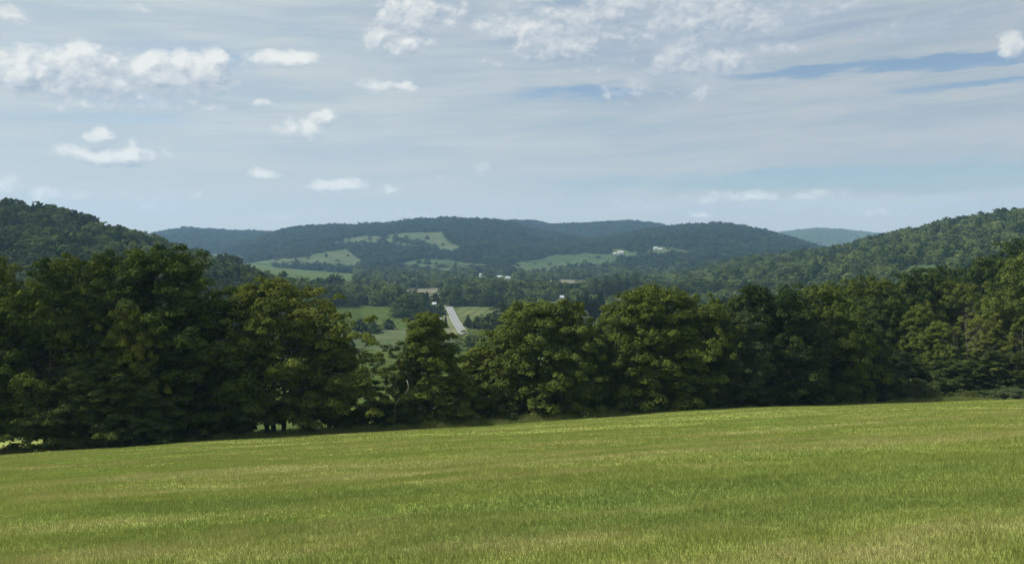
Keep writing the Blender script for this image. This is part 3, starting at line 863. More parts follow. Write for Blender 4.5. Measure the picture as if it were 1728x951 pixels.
random.seed(4)
NEAR = [
    # kind, px, Y, top, half width, label, name
    ('broad_a', -50, 92, 445, 120, 'olive green tree cut off by the left edge of the picture', 'broadleaf_tree'),
    ('broad_a', 82, 92, 424, 118, 'tall olive tree with bare dark stems at the left end of the tree line', 'broadleaf_tree'),
    ('broad_b', 178, 104, 418, 80, 'green tree rising between the olive end tree and the large dark round tree', 'broadleaf_tree'),
    ('broad_b', 278, 98, 410, 128, 'large dark round tree, second big crown from the left', 'broadleaf_tree'),
    ('young', 222, 90, 508, 40, 'small yellow-green tree lit in front of the large dark round tree', 'young_tree'),
    ('dense_b', 335, 99, 520, 68, 'low dark bushy tree at the right foot of the large dark round tree', 'broadleaf_tree'),
    ('dense_b', 150, 88, 600, 92, 'low dark tree under the olive tree near the field corner', 'broadleaf_tree'),
    ('layered', 482, 97, 462, 134, 'broad tree with layered yellow-green boughs standing alone left of the gap', 'broadleaf_tree'),
    ('young', 398, 96, 590, 45, 'small two-stemmed tree under the left side of the layered tree', 'young_tree'),
    ('layered', 550, 102, 560, 66, 'lower right-hand tree leaning out of the layered tree towards the gap', 'broadleaf_tree'),
    ('airy', 668, 101, 572, 50, 'thin airy tree with a leaning dark stem in the gap', 'airy_tree'),
    ('conic', 724, 102, 524, 71, 'cone-shaped tree below the white house and the road', 'broadleaf_tree'),
    ('young', 812, 110, 585, 48, 'small yellowish tree filling the gap below the end of the road', 'young_tree'),
    ('dense_a', 905, 112, 500, 98, 'wide dark tree with a double top right of the road', 'broadleaf_tree'),
    ('young', 958, 112, 502, 42, 'narrow top rising at the right of the double-topped tree', 'broadleaf_tree'),
    ('dense_b', 1000, 114, 545, 62, 'dark tree wedged between the double-topped tree and the highest dome', 'broadleaf_tree'),
    ('dense_a', 1110, 120, 474, 108, 'highest dome-shaped tree in the middle of the right-hand tree line', 'broadleaf_tree'),
    ('dense_a', 1048, 117, 518, 62, 'lit shoulder tree on the left of the highest dome', 'broadleaf_tree'),
    ('broad_a', 1178, 123, 492, 62, 'yellow-green tree on the right shoulder of the highest dome', 'broadleaf_tree'),
    ('dull', 1248, 121, 522, 58, 'dull grey-green upright tree between the two dense domes', 'broadleaf_tree'),
    ('dense_b', 1312, 127, 474, 92, 'dense dark dome tree right of the dull grey-green tree', 'broadleaf_tree'),
    ('dense_a', 1392, 131, 470, 72, 'dark tree sloping down to the shady inner corner', 'broadleaf_tree'),
    ('dense_b', 1432, 136, 530, 62, 'low dark tree in the shady inner corner of the tree line', 'broadleaf_tree'),
    ('broad_b', 1478, 168, 462, 66, 'dark round tree standing behind the shady inner corner', 'broadleaf_tree'),
    ('broad_b', 1560, 178, 452, 62, 'dark crown behind the lit narrow trees on the right', 'broadleaf_tree'),
    ('conic', 1505, 152, 500, 40, 'narrow dark cone tree left of the pair of lit cones', 'broadleaf_tree'),
    ('conic', 1552, 148, 512, 42, 'left one of the two lit narrow cone trees', 'broadleaf_tree'),
    ('conic', 1585, 143, 540, 46, 'right and lower one of the two lit narrow cone trees', 'broadleaf_tree'),
    ('broad_a', 1622, 175, 470, 60, 'tree behind the bare grey branches', 'broadleaf_tree'),
    ('broad_b', 1672, 188, 428, 58, 'dark tree high on the right slope behind the edge tree', 'broadleaf_tree'),
    ('dense_a', 1745, 150, 418, 74, 'tall tree cut off by the right edge of the picture', 'broadleaf_tree'),
    ('broad_a', 1690, 150, 500, 52, 'lit tree in front of the tall right edge tree', 'broadleaf_tree'),
    ('dense_b', 1490, 142, 585, 60, 'low dark leafy tree at the bottom of the inner corner', 'broadleaf_tree'),
    ('dense_b', 1612, 138, 600, 50, 'low dark tree behind the pale bush', 'broadleaf_tree'),
    ('young', 1635, 140, 585, 42, 'small yellowish tree in the middle of the right-hand wood', 'young_tree'),
    ('dense_b', 1700, 138, 590, 52, 'low dark tree under the right edge tree', 'broadleaf_tree'),
    ('broad_b', 1430, 200, 478, 50, 'hazy dark crown just above the inner corner', 'broadleaf_tree'),
    ('broad_a', 1520, 215, 468, 55, 'green crown at the back of the right-hand wood', 'broadleaf_tree'),
    ('broad_b', 1600, 225, 445, 55, 'back crown on the rising right-hand wood edge', 'broadleaf_tree'),
    ('broad_b', 1735, 215, 400, 60, 'highest back crown in the right-hand corner', 'broadleaf_tree'),
    ('shrub', 640, 98, 676, 30, 'dark rounded shrub below the gap', 'shrub'),
    ('shrub', 690, 97, 688, 34, 'dark low shrub at the left foot of the cone-shaped tree', 'shrub'),
    ('shrub', 600, 99, 690, 26, 'small dark shrub at the foot of the layered tree', 'shrub'),
    ('shrub', 378, 94, 690, 26, 'dark shrub between the large round tree and the layered tree', 'shrub'),
    ('shrub', 828, 106, 682, 18, 'pale green shrub on the verge under the small yellowish tree', 'shrub'),
    ('shrub_pale', 1555, 132, 636, 28, 'pale rounded bush on the verge of the right-hand wood', 'shrub'),
    ('shrub_pale', 1702, 127, 652, 34, 'low spreading bush touching the field at the right', 'shrub'),
    ('shrub', 1640, 130, 658, 28, 'low dark bush left of the spreading bush', 'shrub'),
    ('shrub', 790, 104, 668, 26, 'dark shrub between the cone-shaped tree and the double-topped tree', 'shrub'),
    ('shrub', 240, 86, 705, 40, 'dark shrub under the large dark round tree', 'shrub'),
]
for px, Y, top, hw in [(860, 128, 560, 50), (960, 128, 545, 50), (1040, 132, 545, 55), (1110, 136, 505, 60), (1180, 138, 515, 55), (1250, 142, 545, 50), (1320, 144, 505, 60), (1400, 150, 505, 55), (1450, 158, 500, 50)]:
    NEAR.append(('dense_b' if px % 40 else 'broad_b', px, Y, top, hw, 'dark tree of the second row, filling the gaps behind the dome-shaped trees', 'background_tree'))
for kind, px, Y, top, hw, lab, nm in NEAR:
    place_px(kind, px, Y, top, hw, lab, name=nm, cat='shrub' if nm == 'shrub' else 'tree', group='second row behind the dome-shaped trees' if nm == 'background_tree' else None)


for px, q, hgt, kd in [(405, 4, 1.7, 'shrub_pale'), (450, 5, 1.3, 'shrub'), (520, 4.5, 1.6, 'shrub'), (578, 5, 1.9, 'shrub_pale'), (745, 6, 1.6, 'shrub_pale'), (860, 3, 1.7, 'shrub_pale'), (893, 4, 1.3, 'shrub'), (940, 3, 1.5, 'shrub'),
                       (985, 3, 1.4, 'shrub_pale'), (1490, 6, 1.6, 'shrub'), (1525, 8, 2.0, 'shrub_pale'), (1590, 7, 1.7, 'shrub'), (1668, 6, 2.1, 'shrub'), (20, 4, 1.5, 'shrub_pale'), (325, 3, 1.5, 'shrub_pale')]:
    u_ = (px - 864) / FPX; Y_ = (103 + q) / (1 - .33 * u_)
    place(kd, u_ * Y_, Y_, hgt, hgt * .8, 'knee to head high bushy shoot standing in the verge grass', name='sapling', cat='sapling', group='saplings in the verge grass')


def bare(px, Y, base_py, h, label, seed, mat='bark_grey', lean=0.0):
    rng = random.Random(seed)
    x = (px - 864) / FPX * Y; z = float(terrain(x, Y))
    root = bpy.data.objects.new('dead_tree', None); col.objects.link(root); root.location = (x, Y, z - .1); tag(root, label, 'dead tree')
    tr = MB(); pts = [(lean * h * q + math.sin(q * 6) * .15, 0, h * q) for q in (0, .2, .4, .6, .8, 1)]
    tr.tube(pts, [.13, .11, .09, .06, .04, .02], 7)
    link('trunk', tr.mesh('dead_trunk', M[mat], True), root)
    br = MB()
    def grow(p, d, L, r, lv):
        q = p + d * L * .5 + Vector((rng.uniform(-.1, .1), rng.uniform(-.1, .1), .06)) * L; e = p + d * L + Vector((0, 0, .12 * L))
        br.tube([p, q, e], [r, r * .7, r * .35], 5)
        if lv:
            for k in range(3):
                nd = (d + Vector((rng.uniform(-.8, .8), rng.uniform(-.8, .8), rng.uniform(-.2, .7)))).normalized()
                grow(p.lerp(e, rng.uniform(.4, 1)), nd, L * .55, r * .5, lv - 1)
    for k in range(9):
        q = .35 + .07 * k; a = k * 2.4
        grow(Vector((lean * h * q, 0, h * q)), Vector((math.cos(a), math.sin(a) * .5 - .3, .55)).normalized(), h * .34 * (1.1 - q), .06, 2)
    link('branches', br.mesh('dead_branches', M[mat], True), root)


bare(1632, 141, 0, 15.5, 'bare grey branches of a dead tree in the right-hand wood', 5)
bare(1726, 139, 0, 12.0, 'pale bare trunk at the right edge of the picture', 6)
# white curved dead limb at the foot of the airy tree
db = MB(); Yb = 102.5
cur = [(667, 681), (672, 675), (680, 668), (687, 660), (691, 650), (690, 643), (687, 640)]
db.tube([((a - 864) / FPX * Yb, Yb + 1.2 * math.sin(i), (HZ - b) / FPX * Yb) for i, (a, b) in enumerate(cur)], [.09, .085, .08, .07, .06, .04, .02], 7)
z_b = float(terrain((667 - 864) / FPX * Yb, Yb))
limb = tag(link('dead_branch', db.mesh('dead_branch', M['bark_pale'], True)), 'white curved dead limb at the foot of the airy tree', 'dead branch')
sb = MB(); sb.tube([((664 - 864) / FPX * Yb, Yb, z_b - .2), ((667 - 864) / FPX * Yb, Yb, (HZ - 681) / FPX * Yb + .02)], [.14, .10], 7)
link('stub', sb.mesh('dead_stub', M['bark'], True), limb)

# individual valley trees: (kind, px, base row, height in px, half width, label, group)
R = random.Random(9)


def valley(kind, px, base, hp, hw, label, group=None, name='tree', y0=260):
    p = cast(px, base, y0)
    if p is None: return
    s = p[1] / FPX
    place(kind, p[0], p[1], hp * s, hw * s, label, name=name, cat='tree' if name != 'bush' else 'bush', group=group, sink=.3)


for kind, px, b, hp, hw, lab, nm in [
    ('valley_round', 690, 538, 44, 24, 'big round tree in the green crop field left of the road', 'tree'),
    ('valley_round', 668, 536, 28, 12, 'smaller tree at the left of the big round valley tree', 'tree'),
    ('valley_dark', 630, 562, 22, 16, 'dark round bush in the meadow, right one of a pair', 'bush'),
    ('valley_dark', 608, 560, 24, 13, 'dark bush beside the layered tree, left one of a pair', 'bush'),
    ('valley_dark', 657, 556, 20, 11, 'single rounded bush between the pair of bushes and the cone-shaped tree', 'bush'),
    ('valley_dark', 745, 532, 22, 9, 'dark tree at the left edge of the road top', 'tree'),
    ('valley_willow', 709, 531, 16, 16, 'pale rounded willow above the cone-shaped tree', 'tree'),
    ('valley_willow', 728, 528, 17, 14, 'pale bushy tree between the willow and the road', 'tree'),
    ('valley_dark', 757, 514, 28, 14, 'dark tree just behind the top of the road', 'tree'),
    ('spruce', 790, 552, 22, 8, 'small pointed spruce right of the road', 'spruce'),
    ('valley_dark', 806, 554, 22, 13, 'dark tree beside the small spruce', 'tree'),
    ('valley_dark', 826, 556, 30, 15, 'dark tree right of the small spruce', 'tree'),
    ('valley_dark', 848, 553, 46, 20, 'tall dark tree behind the double-topped tree', 'tree'),
    ('valley_round', 875, 548, 46, 20, 'tall tree behind the double-topped tree, nearer the middle', 'tree'),
    ('spruce', 752, 553, 24, 3.2, 'slim dark cypress-like tree beside the white house', 'spruce'),
    ('valley_bush', 772, 575, 14, 11, 'bush hiding the left side of the road bottom', 'bush'),
    ('valley_round', 798, 590, 36, 26, 'round tree covering the lower end of the road', 'tree'),
    ('valley_bush', 765, 592, 20, 15, 'bush below the road verge', 'bush'),
    ('valley_bush', 745, 585, 18, 12, 'bush at the foot of the verge behind the cone-shaped tree', 'bush'),
    ('valley_round', 697, 509, 24, 11, 'tree at the left end of the tan stubble field', 'tree'),
    ('valley_dark', 720, 506, 16, 5, 'small dark tree standing in the tan stubble', 'tree'),
    ('valley_dark', 735, 512, 20, 9, 'dark tree at the right end of the tan stubble field', 'tree'),
    ('valley_oval', 985, 446, 9, 6, 'lone tree in the pasture below the farmhouse', 'tree'),
    ('spruce', 990, 446, 7, 2, 'tiny pointed tree beside the lone pasture tree', 'spruce'),
    ('valley_dark', 1048, 447, 18, 11, 'dark tree just below the white farmhouse', 'tree'),
    ('valley_dark', 745, 451, 6, 11, 'flat dark thicket in the middle green pasture', 'tree'),
    ('valley_dark', 707, 445, 9, 5, 'left dark tree on the upper edge of the middle pasture', 'tree'),
    ('valley_dark', 721, 446, 11, 6, 'right dark tree on the upper edge of the middle pasture', 'tree'),
    ('valley_dark', 646, 411, 11, 10, 'dark clump dividing the two highest fields', 'tree'),
    ('valley_dark', 572, 452, 9, 8, 'dark tree at the foot of the wide left hayfield', 'tree'),
]:
    valley(kind, px, b, hp, hw, lab, name=nm)

for k, (px, b) in enumerate([(668, 396), (690, 401), (722, 404), (748, 415), (590, 405), (624, 405), (500, 441), (522, 437), (548, 434), (566, 441), (590, 433), (470, 440), (740, 447), (770, 448), (800, 450), (700, 449),
                            (872, 449), (900, 446), (925, 448), (955, 446), (1012, 436), (968, 431), (1130, 421), (1100, 427), (1148, 422)]):
    valley(R.choice(['valley_dark', 'valley_oval', 'valley_bush']), px + R.uniform(-4, 4), b, R.uniform(3.5, 7.5), R.uniform(2.2, 4.5), 'tiny lone tree or bush dotted over the far hayfields and pastures', 'trees dotted over the far fields', 'tree', 1200)

BELTS = [  # kinds, label, group, px0, px1, base0, base1, height, half width, count
    (['valley_willow', 'valley_round'], 'rounded pale tree in the belt behind the dark green crop field', 'belt behind the crop field', 545, 680, 515, 514, 32, 15, 13, 'tree'),
    (['valley_round', 'valley_oval'], 'tree of the second belt, above the crop field left of the road', 'second belt left of the road', 520, 690, 502, 500, 26, 12, 14, 'tree'),
    (['valley_round', 'valley_willow', 'valley_oval'], 'tree in the belt at the far edge of the planted rows', 'belt behind the planted rows', 762, 880, 516, 517, 24, 11, 15, 'tree'),
    (['valley_round', 'valley_oval', 'valley_dark'], 'tree in the belt above the planted rows right of the road', 'second belt right of the road', 765, 960, 503, 502, 24, 12, 20, 'tree'),
    (['spruce'], 'dark pointed spruce in the grove behind the double-topped tree', 'spruce grove', 965, 1018, 548, 542, 48, 11, 9, 'spruce'),
    (['spruce', 'valley_dark'], 'dark conifer in the group right of the layered tree top', 'conifers left of the valley', 498, 575, 500, 497, 32, 10, 9, 'spruce'),
    (['poplar', 'poplar', 'valley_oval'], 'tall slim tree in front of the tan clearing', 'tall slim trees by the clearing', 1000, 1078, 506, 500, 38, 8, 14, 'tree'),
    (['valley_round', 'valley_oval', 'valley_willow'], 'tree in the valley belt below the tan stubble strip', 'belt below the tan strip', 860, 1010, 500, 498, 24, 11, 16, 'tree'),
    (['valley_dark', 'valley_round'], 'tree in the belt between silo and stubble field', 'belt below the silo', 760, 900, 488, 487, 16, 10, 15, 'tree'),
    (['valley_round', 'valley_dark', 'valley_oval'], 'tree in the belt around the long white shed', 'belt around the shed', 560, 735, 487, 486, 17, 9, 18, 'tree'),
    (['valley_dark', 'valley_round'], 'tree below the toe of the left hill, beside the layered tree', 'trees at the toe of the left hill', 375, 480, 545, 520, 46, 18, 9, 'tree'),
    (['valley_round', 'valley_dark'], 'tree at the foot of the right hill above the tree line', 'trees at the foot of the right hill', 1080, 1320, 512, 500, 34, 14, 20, 'tree'),
]
for kinds, lab, grp, a, b, y0_, y1_, hp, hw, cnt, nm in BELTS:
    for k in range(cnt):
        t = (k + R.uniform(.15, .85)) / cnt
        valley(R.choice(kinds), a + (b - a) * t, y0_ + (y1_ - y0_) * t + R.uniform(-2.0, 1.5), hp * R.uniform(.7, 1.12), hw * R.uniform(.8, 1.2), lab, grp, nm)

# ------------------------------------------------------------------ buildings
def house(name, px, base, wpx, hwall, label, cat='house', depth=7.0, roof='grey_roof', storeys=1, rot=0.0, y0=400, gable_front=False, nwin=3, ridge=None, door=True, wall='white_paint'):
    p = cast(px, base, y0)
    s = p[1] / FPX; wd = wpx * s
    root = bpy.data.objects.new(name, None); col.objects.link(root)
    root.location = (p[0], p[1], p[2] - .2); root.rotation_euler = (0, 0, rot + (math.pi / 2 if gable_front else 0)); tag(root, label, cat)
    if gable_front: wd, depth = depth, wd
    h = hwall; rg = ridge or depth * .34
    wl = MB(); wl.box(-wd / 2, wd / 2, -depth / 2, depth / 2, -2, h); wl.gable(-wd / 2, wd / 2, -depth / 2, depth / 2, h + .002, h + rg)
    link('wall', wl.mesh('wall', M[wall]), root)
    rf = MB(); t = .25
    for sg in (-1, 1):
        y_e = sg * (depth / 2 + .5); ze = h - .5 * rg / (depth / 2)
        pts = [(-wd / 2 - .4, y_e, ze), (wd / 2 + .4, y_e, ze), (wd / 2 + .4, 0, h + rg), (-wd / 2 - .4, 0, h + rg)]
        up = [(a, b_, c_ + t) for a, b_, c_ in pts]; lo = [(a, b_, c_ + .02) for a, b_, c_ in pts]
        rf.add(lo + up, [(3, 2, 1, 0), (4, 5, 6, 7), (0, 1, 5, 4), (1, 2, 6, 5), (2, 3, 7, 6), (3, 0, 4, 7)])
    link('roof', rf.mesh('roof', M[roof]), root)
    for st in range(storeys):
        zc = h / storeys * (st + .5) + .1
        for sgn in (-1, 1):
            for k in range(nwin):
                xc = -wd / 2 + wd * (k + .5) / nwin
                if st == 0 and door and sgn == -1 and k == nwin // 2:
                    d = MB(); d.box(xc - .55, xc + .55, -depth / 2 - .05, -depth / 2 + .02, 0, 2.1); link('door', d.mesh('door', M['door']), root); continue
                wn = MB(); yy = sgn * depth / 2; wn.box(xc - .5, xc + .5, min(yy, yy + sgn * .04), max(yy, yy + sgn * .04), zc - .65, zc + .65)
                link('window', wn.mesh('window', M['glass']), root)
        for sgn in (-1, 1):   # gable end windows
            for yc in (-depth / 4, depth / 4):
                wn = MB(); xx = sgn * wd / 2; wn.box(min(xx, xx + sgn * .04), max(xx, xx + sgn * .04), yc - .45, yc + .45, zc - .65, zc + .65)
                link('window', wn.mesh('window', M['glass']), root)
    return root


house('white_house', 740.5, 553, 7.5, 5.8, 'narrow white gabled house beside the road', storeys=2, depth=9, roof='pale_roof', gable_front=True, nwin=3)
house('long_shed', 658, 484, 15, 3.2, 'long white shed with a pale roof among the valley trees', 'shed', depth=11, roof='pale_roof', nwin=5, ridge=2.6)
house('farmhouse', 1047, 430, 9, 6.5, 'white farmhouse with a light roof on the far slope', depth=11, storeys=2, roof='pale_roof', y0=1300)
house('farm_outbuilding', 1037.5, 430, 5, 4.0, 'small white outbuilding left of the white farmhouse', 'shed', depth=8, roof='pale_roof', y0=1300, nwin=2)
house('upper_farm', 1106, 422, 6, 5.0, 'pale farm building left of the sunlit upper field', depth=10, roof='pale_roof', y0=1300, nwin=3)
house('low_barn', 1114, 422.5, 6, 3.5, 'grey barn right beside the pale upper farm building', 'barn', depth=9, roof='grey_roof', y0=1300, nwin=2, wall='grey_roof')
house('valley_barn', 843, 471, 8, 3.0, 'pale roofed barn right of the white domed silo', 'barn', depth=12, roof='pale_roof', y0=900)
house('small_barn', 857, 471, 7, 2.8, 'small low shed right of the pale roofed barn', 'shed', depth=7, roof='grey_roof', y0=900, nwin=2)
house('roadside_shed', 733, 517.5, 5.5, 2.6, 'low pale shed left of the road top', 'shed', depth=5, roof='pale_roof', nwin=2)
house('white_cottage', 948, 507, 6, 3.4, 'small white cottage behind the double-topped tree', depth=6, roof='pale_roof', nwin=2)
p = cast(811, 473, 900); s = p[1] / FPX
silo = bpy.data.objects.new('silo', None); col.objects.link(silo); silo.location = (p[0], p[1], p[2] - .3); tag(silo, 'white silo with a domed cap standing above the valley trees', 'silo')
b = MB(); b.tube([(0, 0, -1), (0, 0, 9.5 * s)], [2.2 * s, 2.2 * s], 20); link('wall', b.mesh('silo_wall', M['white_paint'], True), silo)
b = MB(); hh = 9.5 * s; b.tube([(0, 0, hh + .02)] + [(0, 0, hh + 2.4 * s * math.sin(q)) for q in (0.25, .5, .8, 1.1, 1.35, 1.5)], [2.5 * s] + [2.5 * s * math.cos(q) for q in (0.25, .5, .8, 1.1, 1.35, 1.5)], 20)
link('dome', b.mesh('silo_dome', M['white_paint'], True), silo)
b = MB(); b.box(-.4, .4, -2.2 * s - .5, -2.2 * s, 0, hh); link('chute', b.mesh('silo_chute', M['pale_roof']), silo)

# ------------------------------------------------------------------ woods too many to count: point sheets carrying instances
wood_col = bpy.data.collections.new('wood_kinds')      # not linked to the scene: only a source of shapes


def wood_src(name, parts, mat):
    tm, (v, f, tt) = parts
    o = bpy.data.objects.new(name, mesh_np(name, v, f, M[mat], False, tt)); wood_col.objects.link(o)


def make_set(name, defs):
    c_ = bpy.data.collections.new(name)
    for i, (parts, mat) in enumerate(defs):
        tm, (v, f, tt) = parts
        o = bpy.data.objects.new('%s_%d' % (name, i), mesh_np(name, v, f, M[mat], False, tt)); c_.objects.link(o)
    return c_


mid_set = make_set('wood_mid', [
    (tree_parts(41, 'round', 13, 5.2, .15, 22, 3, 52, .75, 1.5, .6, .3, low=2, cap=True, up=.8), 'leaf_wood'),
    (tree_parts(42, 'oval', 14, 4.8, .15, 22, 3, 52, .75, 1.4, .6, .3, low=2, cap=True, up=.8), 'leaf_wood'),
    (tree_parts(43, 'dome', 12, 5.2, .15, 22, 3, 52, .75, 1.5, .5, .3, low=2, cap=True, up=.8), 'leaf_wood'),
    (tree_parts(44, 'oval', 15, 4.4, .15, 22, 3, 52, .75, 1.3, .6, .3, low=2, cap=True, up=.8), 'leaf_deep'),
    (spruce_parts(45, 16, 3.4, 12, 8, 8, .8), 'needle'),
])
far_set = make_set('wood_far', [
    (tree_parts(51, 'round', 13, 5.6, .2, 12, 2, 20, 1.7, 2.2, .6, .2, low=2, cap=True, up=.8), 'leaf_far'),
    (tree_parts(52, 'oval', 14, 5.2, .2, 12, 2, 20, 1.7, 2.0, .6, .2, low=2, cap=True, up=.8), 'leaf_far'),
    (tree_parts(53, 'dome', 12, 5.8, .2, 12, 2, 20, 1.7, 2.2, .5, .2, low=2, cap=True, up=.8), 'leaf_far'),
    (tree_parts(54, 'oval', 15, 4.8, .2, 12, 2, 20, 1.7, 2.0, .6, .2, low=2, cap=True, up=.8), 'leaf_deep'),
    (spruce_parts(55, 16, 3.4, 8, 6, 5, 1.6), 'needle'),
])


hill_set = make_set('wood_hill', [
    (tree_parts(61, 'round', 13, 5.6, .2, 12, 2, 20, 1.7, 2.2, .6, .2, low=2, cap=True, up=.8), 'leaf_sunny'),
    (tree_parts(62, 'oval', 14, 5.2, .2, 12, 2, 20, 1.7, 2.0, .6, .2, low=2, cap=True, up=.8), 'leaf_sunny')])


def gn_tree(coll):
    g = bpy.data.node_groups.new('scatter_' + coll.name, 'GeometryNodeTree')
    g.interface.new_socket('Geometry', in_out='INPUT', socket_type='NodeSocketGeometry')
    g.interface.new_socket('Geometry', in_out='OUTPUT', socket_type='NodeSocketGeometry')
    N = g.nodes; L = g.links
    i_ = N.new('NodeGroupInput'); o_ = N.new('NodeGroupOutput')
    ci = N.new('GeometryNodeCollectionInfo'); ci.inputs['Collection'].default_value = coll; ci.inputs['Separate Children'].default_value = True; ci.inputs['Reset Children'].default_value = True
    ip = N.new('GeometryNodeInstanceOnPoints'); ip.inputs['Pick Instance'].default_value = True
    def at(nm, ty):
        a = N.new('GeometryNodeInputNamedAttribute'); a.data_type = ty; a.inputs['Name'].default_value = nm
        return a.outputs[0]
    L.new(i_.outputs[0], ip.inputs['Points']); L.new(ci.outputs[0], ip.inputs['Instance'])
    L.new(at('pick', 'INT'), ip.inputs['Instance Index'])
    cx = N.new('ShaderNodeCombineXYZ'); L.new(at('spin', 'FLOAT'), cx.inputs[2])
    L.new(cx.outputs[0], ip.inputs['Rotation'])
    L.new(at('size', 'FLOAT_VECTOR'), ip.inputs['Scale'])
    L.new(ip.outputs[0], o_.inputs[0])
    return g


GN = {'mid': gn_tree(mid_set), 'far': gn_tree(far_set), 'hill': gn_tree(hill_set)}


def wood(name, which, pts, sizes, picks, label, cat='woods'):
    n = len(pts)
    me = bpy.data.meshes.new(name); me.vertices.add(n); me.vertices.foreach_set('co', np.asarray(pts, np.float32).ravel())
    rng = np.random.RandomState(n)
    a = me.attributes.new('pick', 'INT', 'POINT'); a.data.foreach_set('value', np.asarray(picks, np.int32))
    a = me.attributes.new('spin', 'FLOAT', 'POINT'); a.data.foreach_set('value', rng.uniform(0, math.tau, n).astype(np.float32))
    a = me.attributes.new('size', 'FLOAT_VECTOR', 'POINT'); a.data.foreach_set('vector', np.asarray(sizes, np.float32).ravel())
    o = link(name, me); md = o.modifiers.new('scatter', 'NODES'); md.node_group = GN[which]
    tag(o, label, cat, kind='stuff')
    return o


road_xy = np.stack([rx, ry], 1)


def clear_mask(X, Y, Z, H):
    """True where a tree of height H would neither stand on nor hide a field, the road or a building"""
    px = 864 + FPX * X / Y; by = HZ - FPX * Z / Y; hp = FPX * H / Y
    ok = np.ones(len(X), bool)
    for xs, tp, bt, y0 in FIELD_PIX:
        t = np.interp(px, xs, tp); b_ = np.interp(px, xs, bt)
        inx = (px > xs[0] - 2) & (px < xs[-1] + 2)
        e1 = 1.6 * (.5 + .5 * wav(X, Y, 45, 301)) + .8 * (.5 + .5 * wav(X, Y, 17, 302)); e2 = 2.0 * (.5 + .5 * wav(X, Y, 50, 303)) + 1.0 * (.5 + .5 * wav(X, Y, 15, 304))
        bad = inx & (by > t + e1) & (by - hp * .85 < b_ - e2 * (b_ - t > 4)) & (Y > y0 * .8)
        # trees far in front of a field may overlap its bottom a little
        ok &= ~bad
    for (cx_, cy_, w_, h_) in [(764, 540, 18, 26), (741, 543, 7, 12), (658, 480, 10, 5), (1045, 426, 12, 5), (1109, 420, 9, 4), (811, 465, 4, 5), (843, 467, 7, 3), (857, 468, 5, 2.5), (733, 515, 6, 3), (948, 504, 5, 4)]:
        bad = (np.abs(px - cx_) < w_ + 4.5 * FPX / Y) & (by > cy_ - h_) & (by - hp * .9 < cy_ + h_)
        ok &= ~bad
    return ok


def scatter(y0, y1, p0, p1, spacing, seed, cond=None, H=13.0):
    rng = np.random.RandomState(seed)
    # jittered grid in plan
    xs = np.arange((p0 - 864) / FPX * y1 if p0 < 864 else (p0 - 864) / FPX * y0, (p1 - 864) / FPX * y1 if p1 > 864 else (p1 - 864) / FPX * y0, spacing)
    ys = np.arange(y0, y1, spacing)
    X, Y = np.meshgrid(xs, ys); X = X.ravel(); Y = Y.ravel()
    X = X + rng.uniform(-.48, .48, len(X)) * spacing; Y = Y + rng.uniform(-.48, .48, len(Y)) * spacing
    px = 864 + FPX * X / Y
    k = (px > p0) & (px < p1); X = X[k]; Y = Y[k]
    Z = terrain(X, Y)
    if cond is not None:
        k = cond(X, Y, Z, rng); X = X[k]; Y = Y[k]; Z = Z[k]
    k = clear_mask(X, Y, Z, H); X = X[k]; Y = Y[k]; Z = Z[k]
    return X, Y, Z, rng


def visible(X, Y, Z, H=14.0):
    """drop what hills hide completely: compare with the running skyline along the same column"""
    px = 864 + FPX * X / Y
    cols = np.linspace(-500, 2300, 281)
    ys = np.concatenate([np.arange(150, 1000, 10.0), np.arange(1000, 6000, 25.0)])
    U, YY = np.meshgrid((cols - 864) / FPX, ys)
    ZZ = terrain(U * YY, YY)
    ang = np.maximum.accumulate(ZZ / YY, axis=0)
    ci = np.clip(np.round((px + 500) / 10).astype(int), 0, 280); yi = np.clip(np.searchsorted(ys, Y - 30) - 1, 0, len(ys) - 1)
    return (Z + H) / Y > ang[yi, ci]


def add_wood(name, which, y0, y1, p0, p1, spacing, seed, cond, label, hmean=1.0, conif=.015):
    X, Y, Z, rng = scatter(y0, y1, p0, p1, spacing, seed, cond)
    k = visible(X, Y, Z); X = X[k]; Y = Y[k]; Z = Z[k]
    n = len(X)
    big = .5 + .5 * wav(X, Y, 90, seed + 3)
    s = hmean * rng.uniform(.65, 1.2, n) * (.8 + .4 * big)
    sx = s * rng.uniform(.8, 1.15, n) * spacing / 8.2
    picks = rng.choice(4, n, p=[.3, .3, .25, .15])
    if which == 'hill': picks = picks % 2
    else: picks[rng.uniform(size=n) < conif * (1 + 2 * (wav(X, Y, 140, seed + 5) > .5))] = 4
    sz = np.stack([sx, sx, s], 1); sz[picks == 4, :2] *= .8
    Z = Z - 1.0
    print(name, n)
    return wood(name, which, np.stack([X, Y, Z], 1), sz, picks, label)


def is_ridge(idx):
    def f(X, Y, Z, rng):
        best = np.full(len(X), -1e9)
        for i in range(len(RIDGES)):
            h = ridge_h(i, X, Y)
            if i in idx: best = np.maximum(best, h)
        return (np.abs(best - Z) < .5) & (Z > VAL + .5)
    return f


add_wood('left_hillside_woods', 'mid', 300, 760, -260, 700, 7.4, 61, is_ridge([0]), 'dark leafy woods covering the steep hill on the left')
add_wood('right_hillside_woods', 'mid', 300, 1330, 950, 2150, 7.8, 62, is_ridge([1]), 'green leafy woods covering the long hill on the right', conif=.01)


def valley_cond(X, Y, Z, rng):
    n = wav(X, Y, 150, 71) + .5 * wav(X, Y, 60, 72)
    return (Z < VAL + 14) & (n > -.02 + .3 * (Y < 620)) & (Y > 420)


def not_close(X, Y, Z, rng):
    return valley_cond(X, Y, Z, rng) & ~is_ridge([0, 1])(X, Y, Z, rng)


add_wood('valley_woods', 'mid', 420, 1750, 380, 1300, 8.6, 63, not_close, 'patchwork of woods and hedgerows over the valley floor')


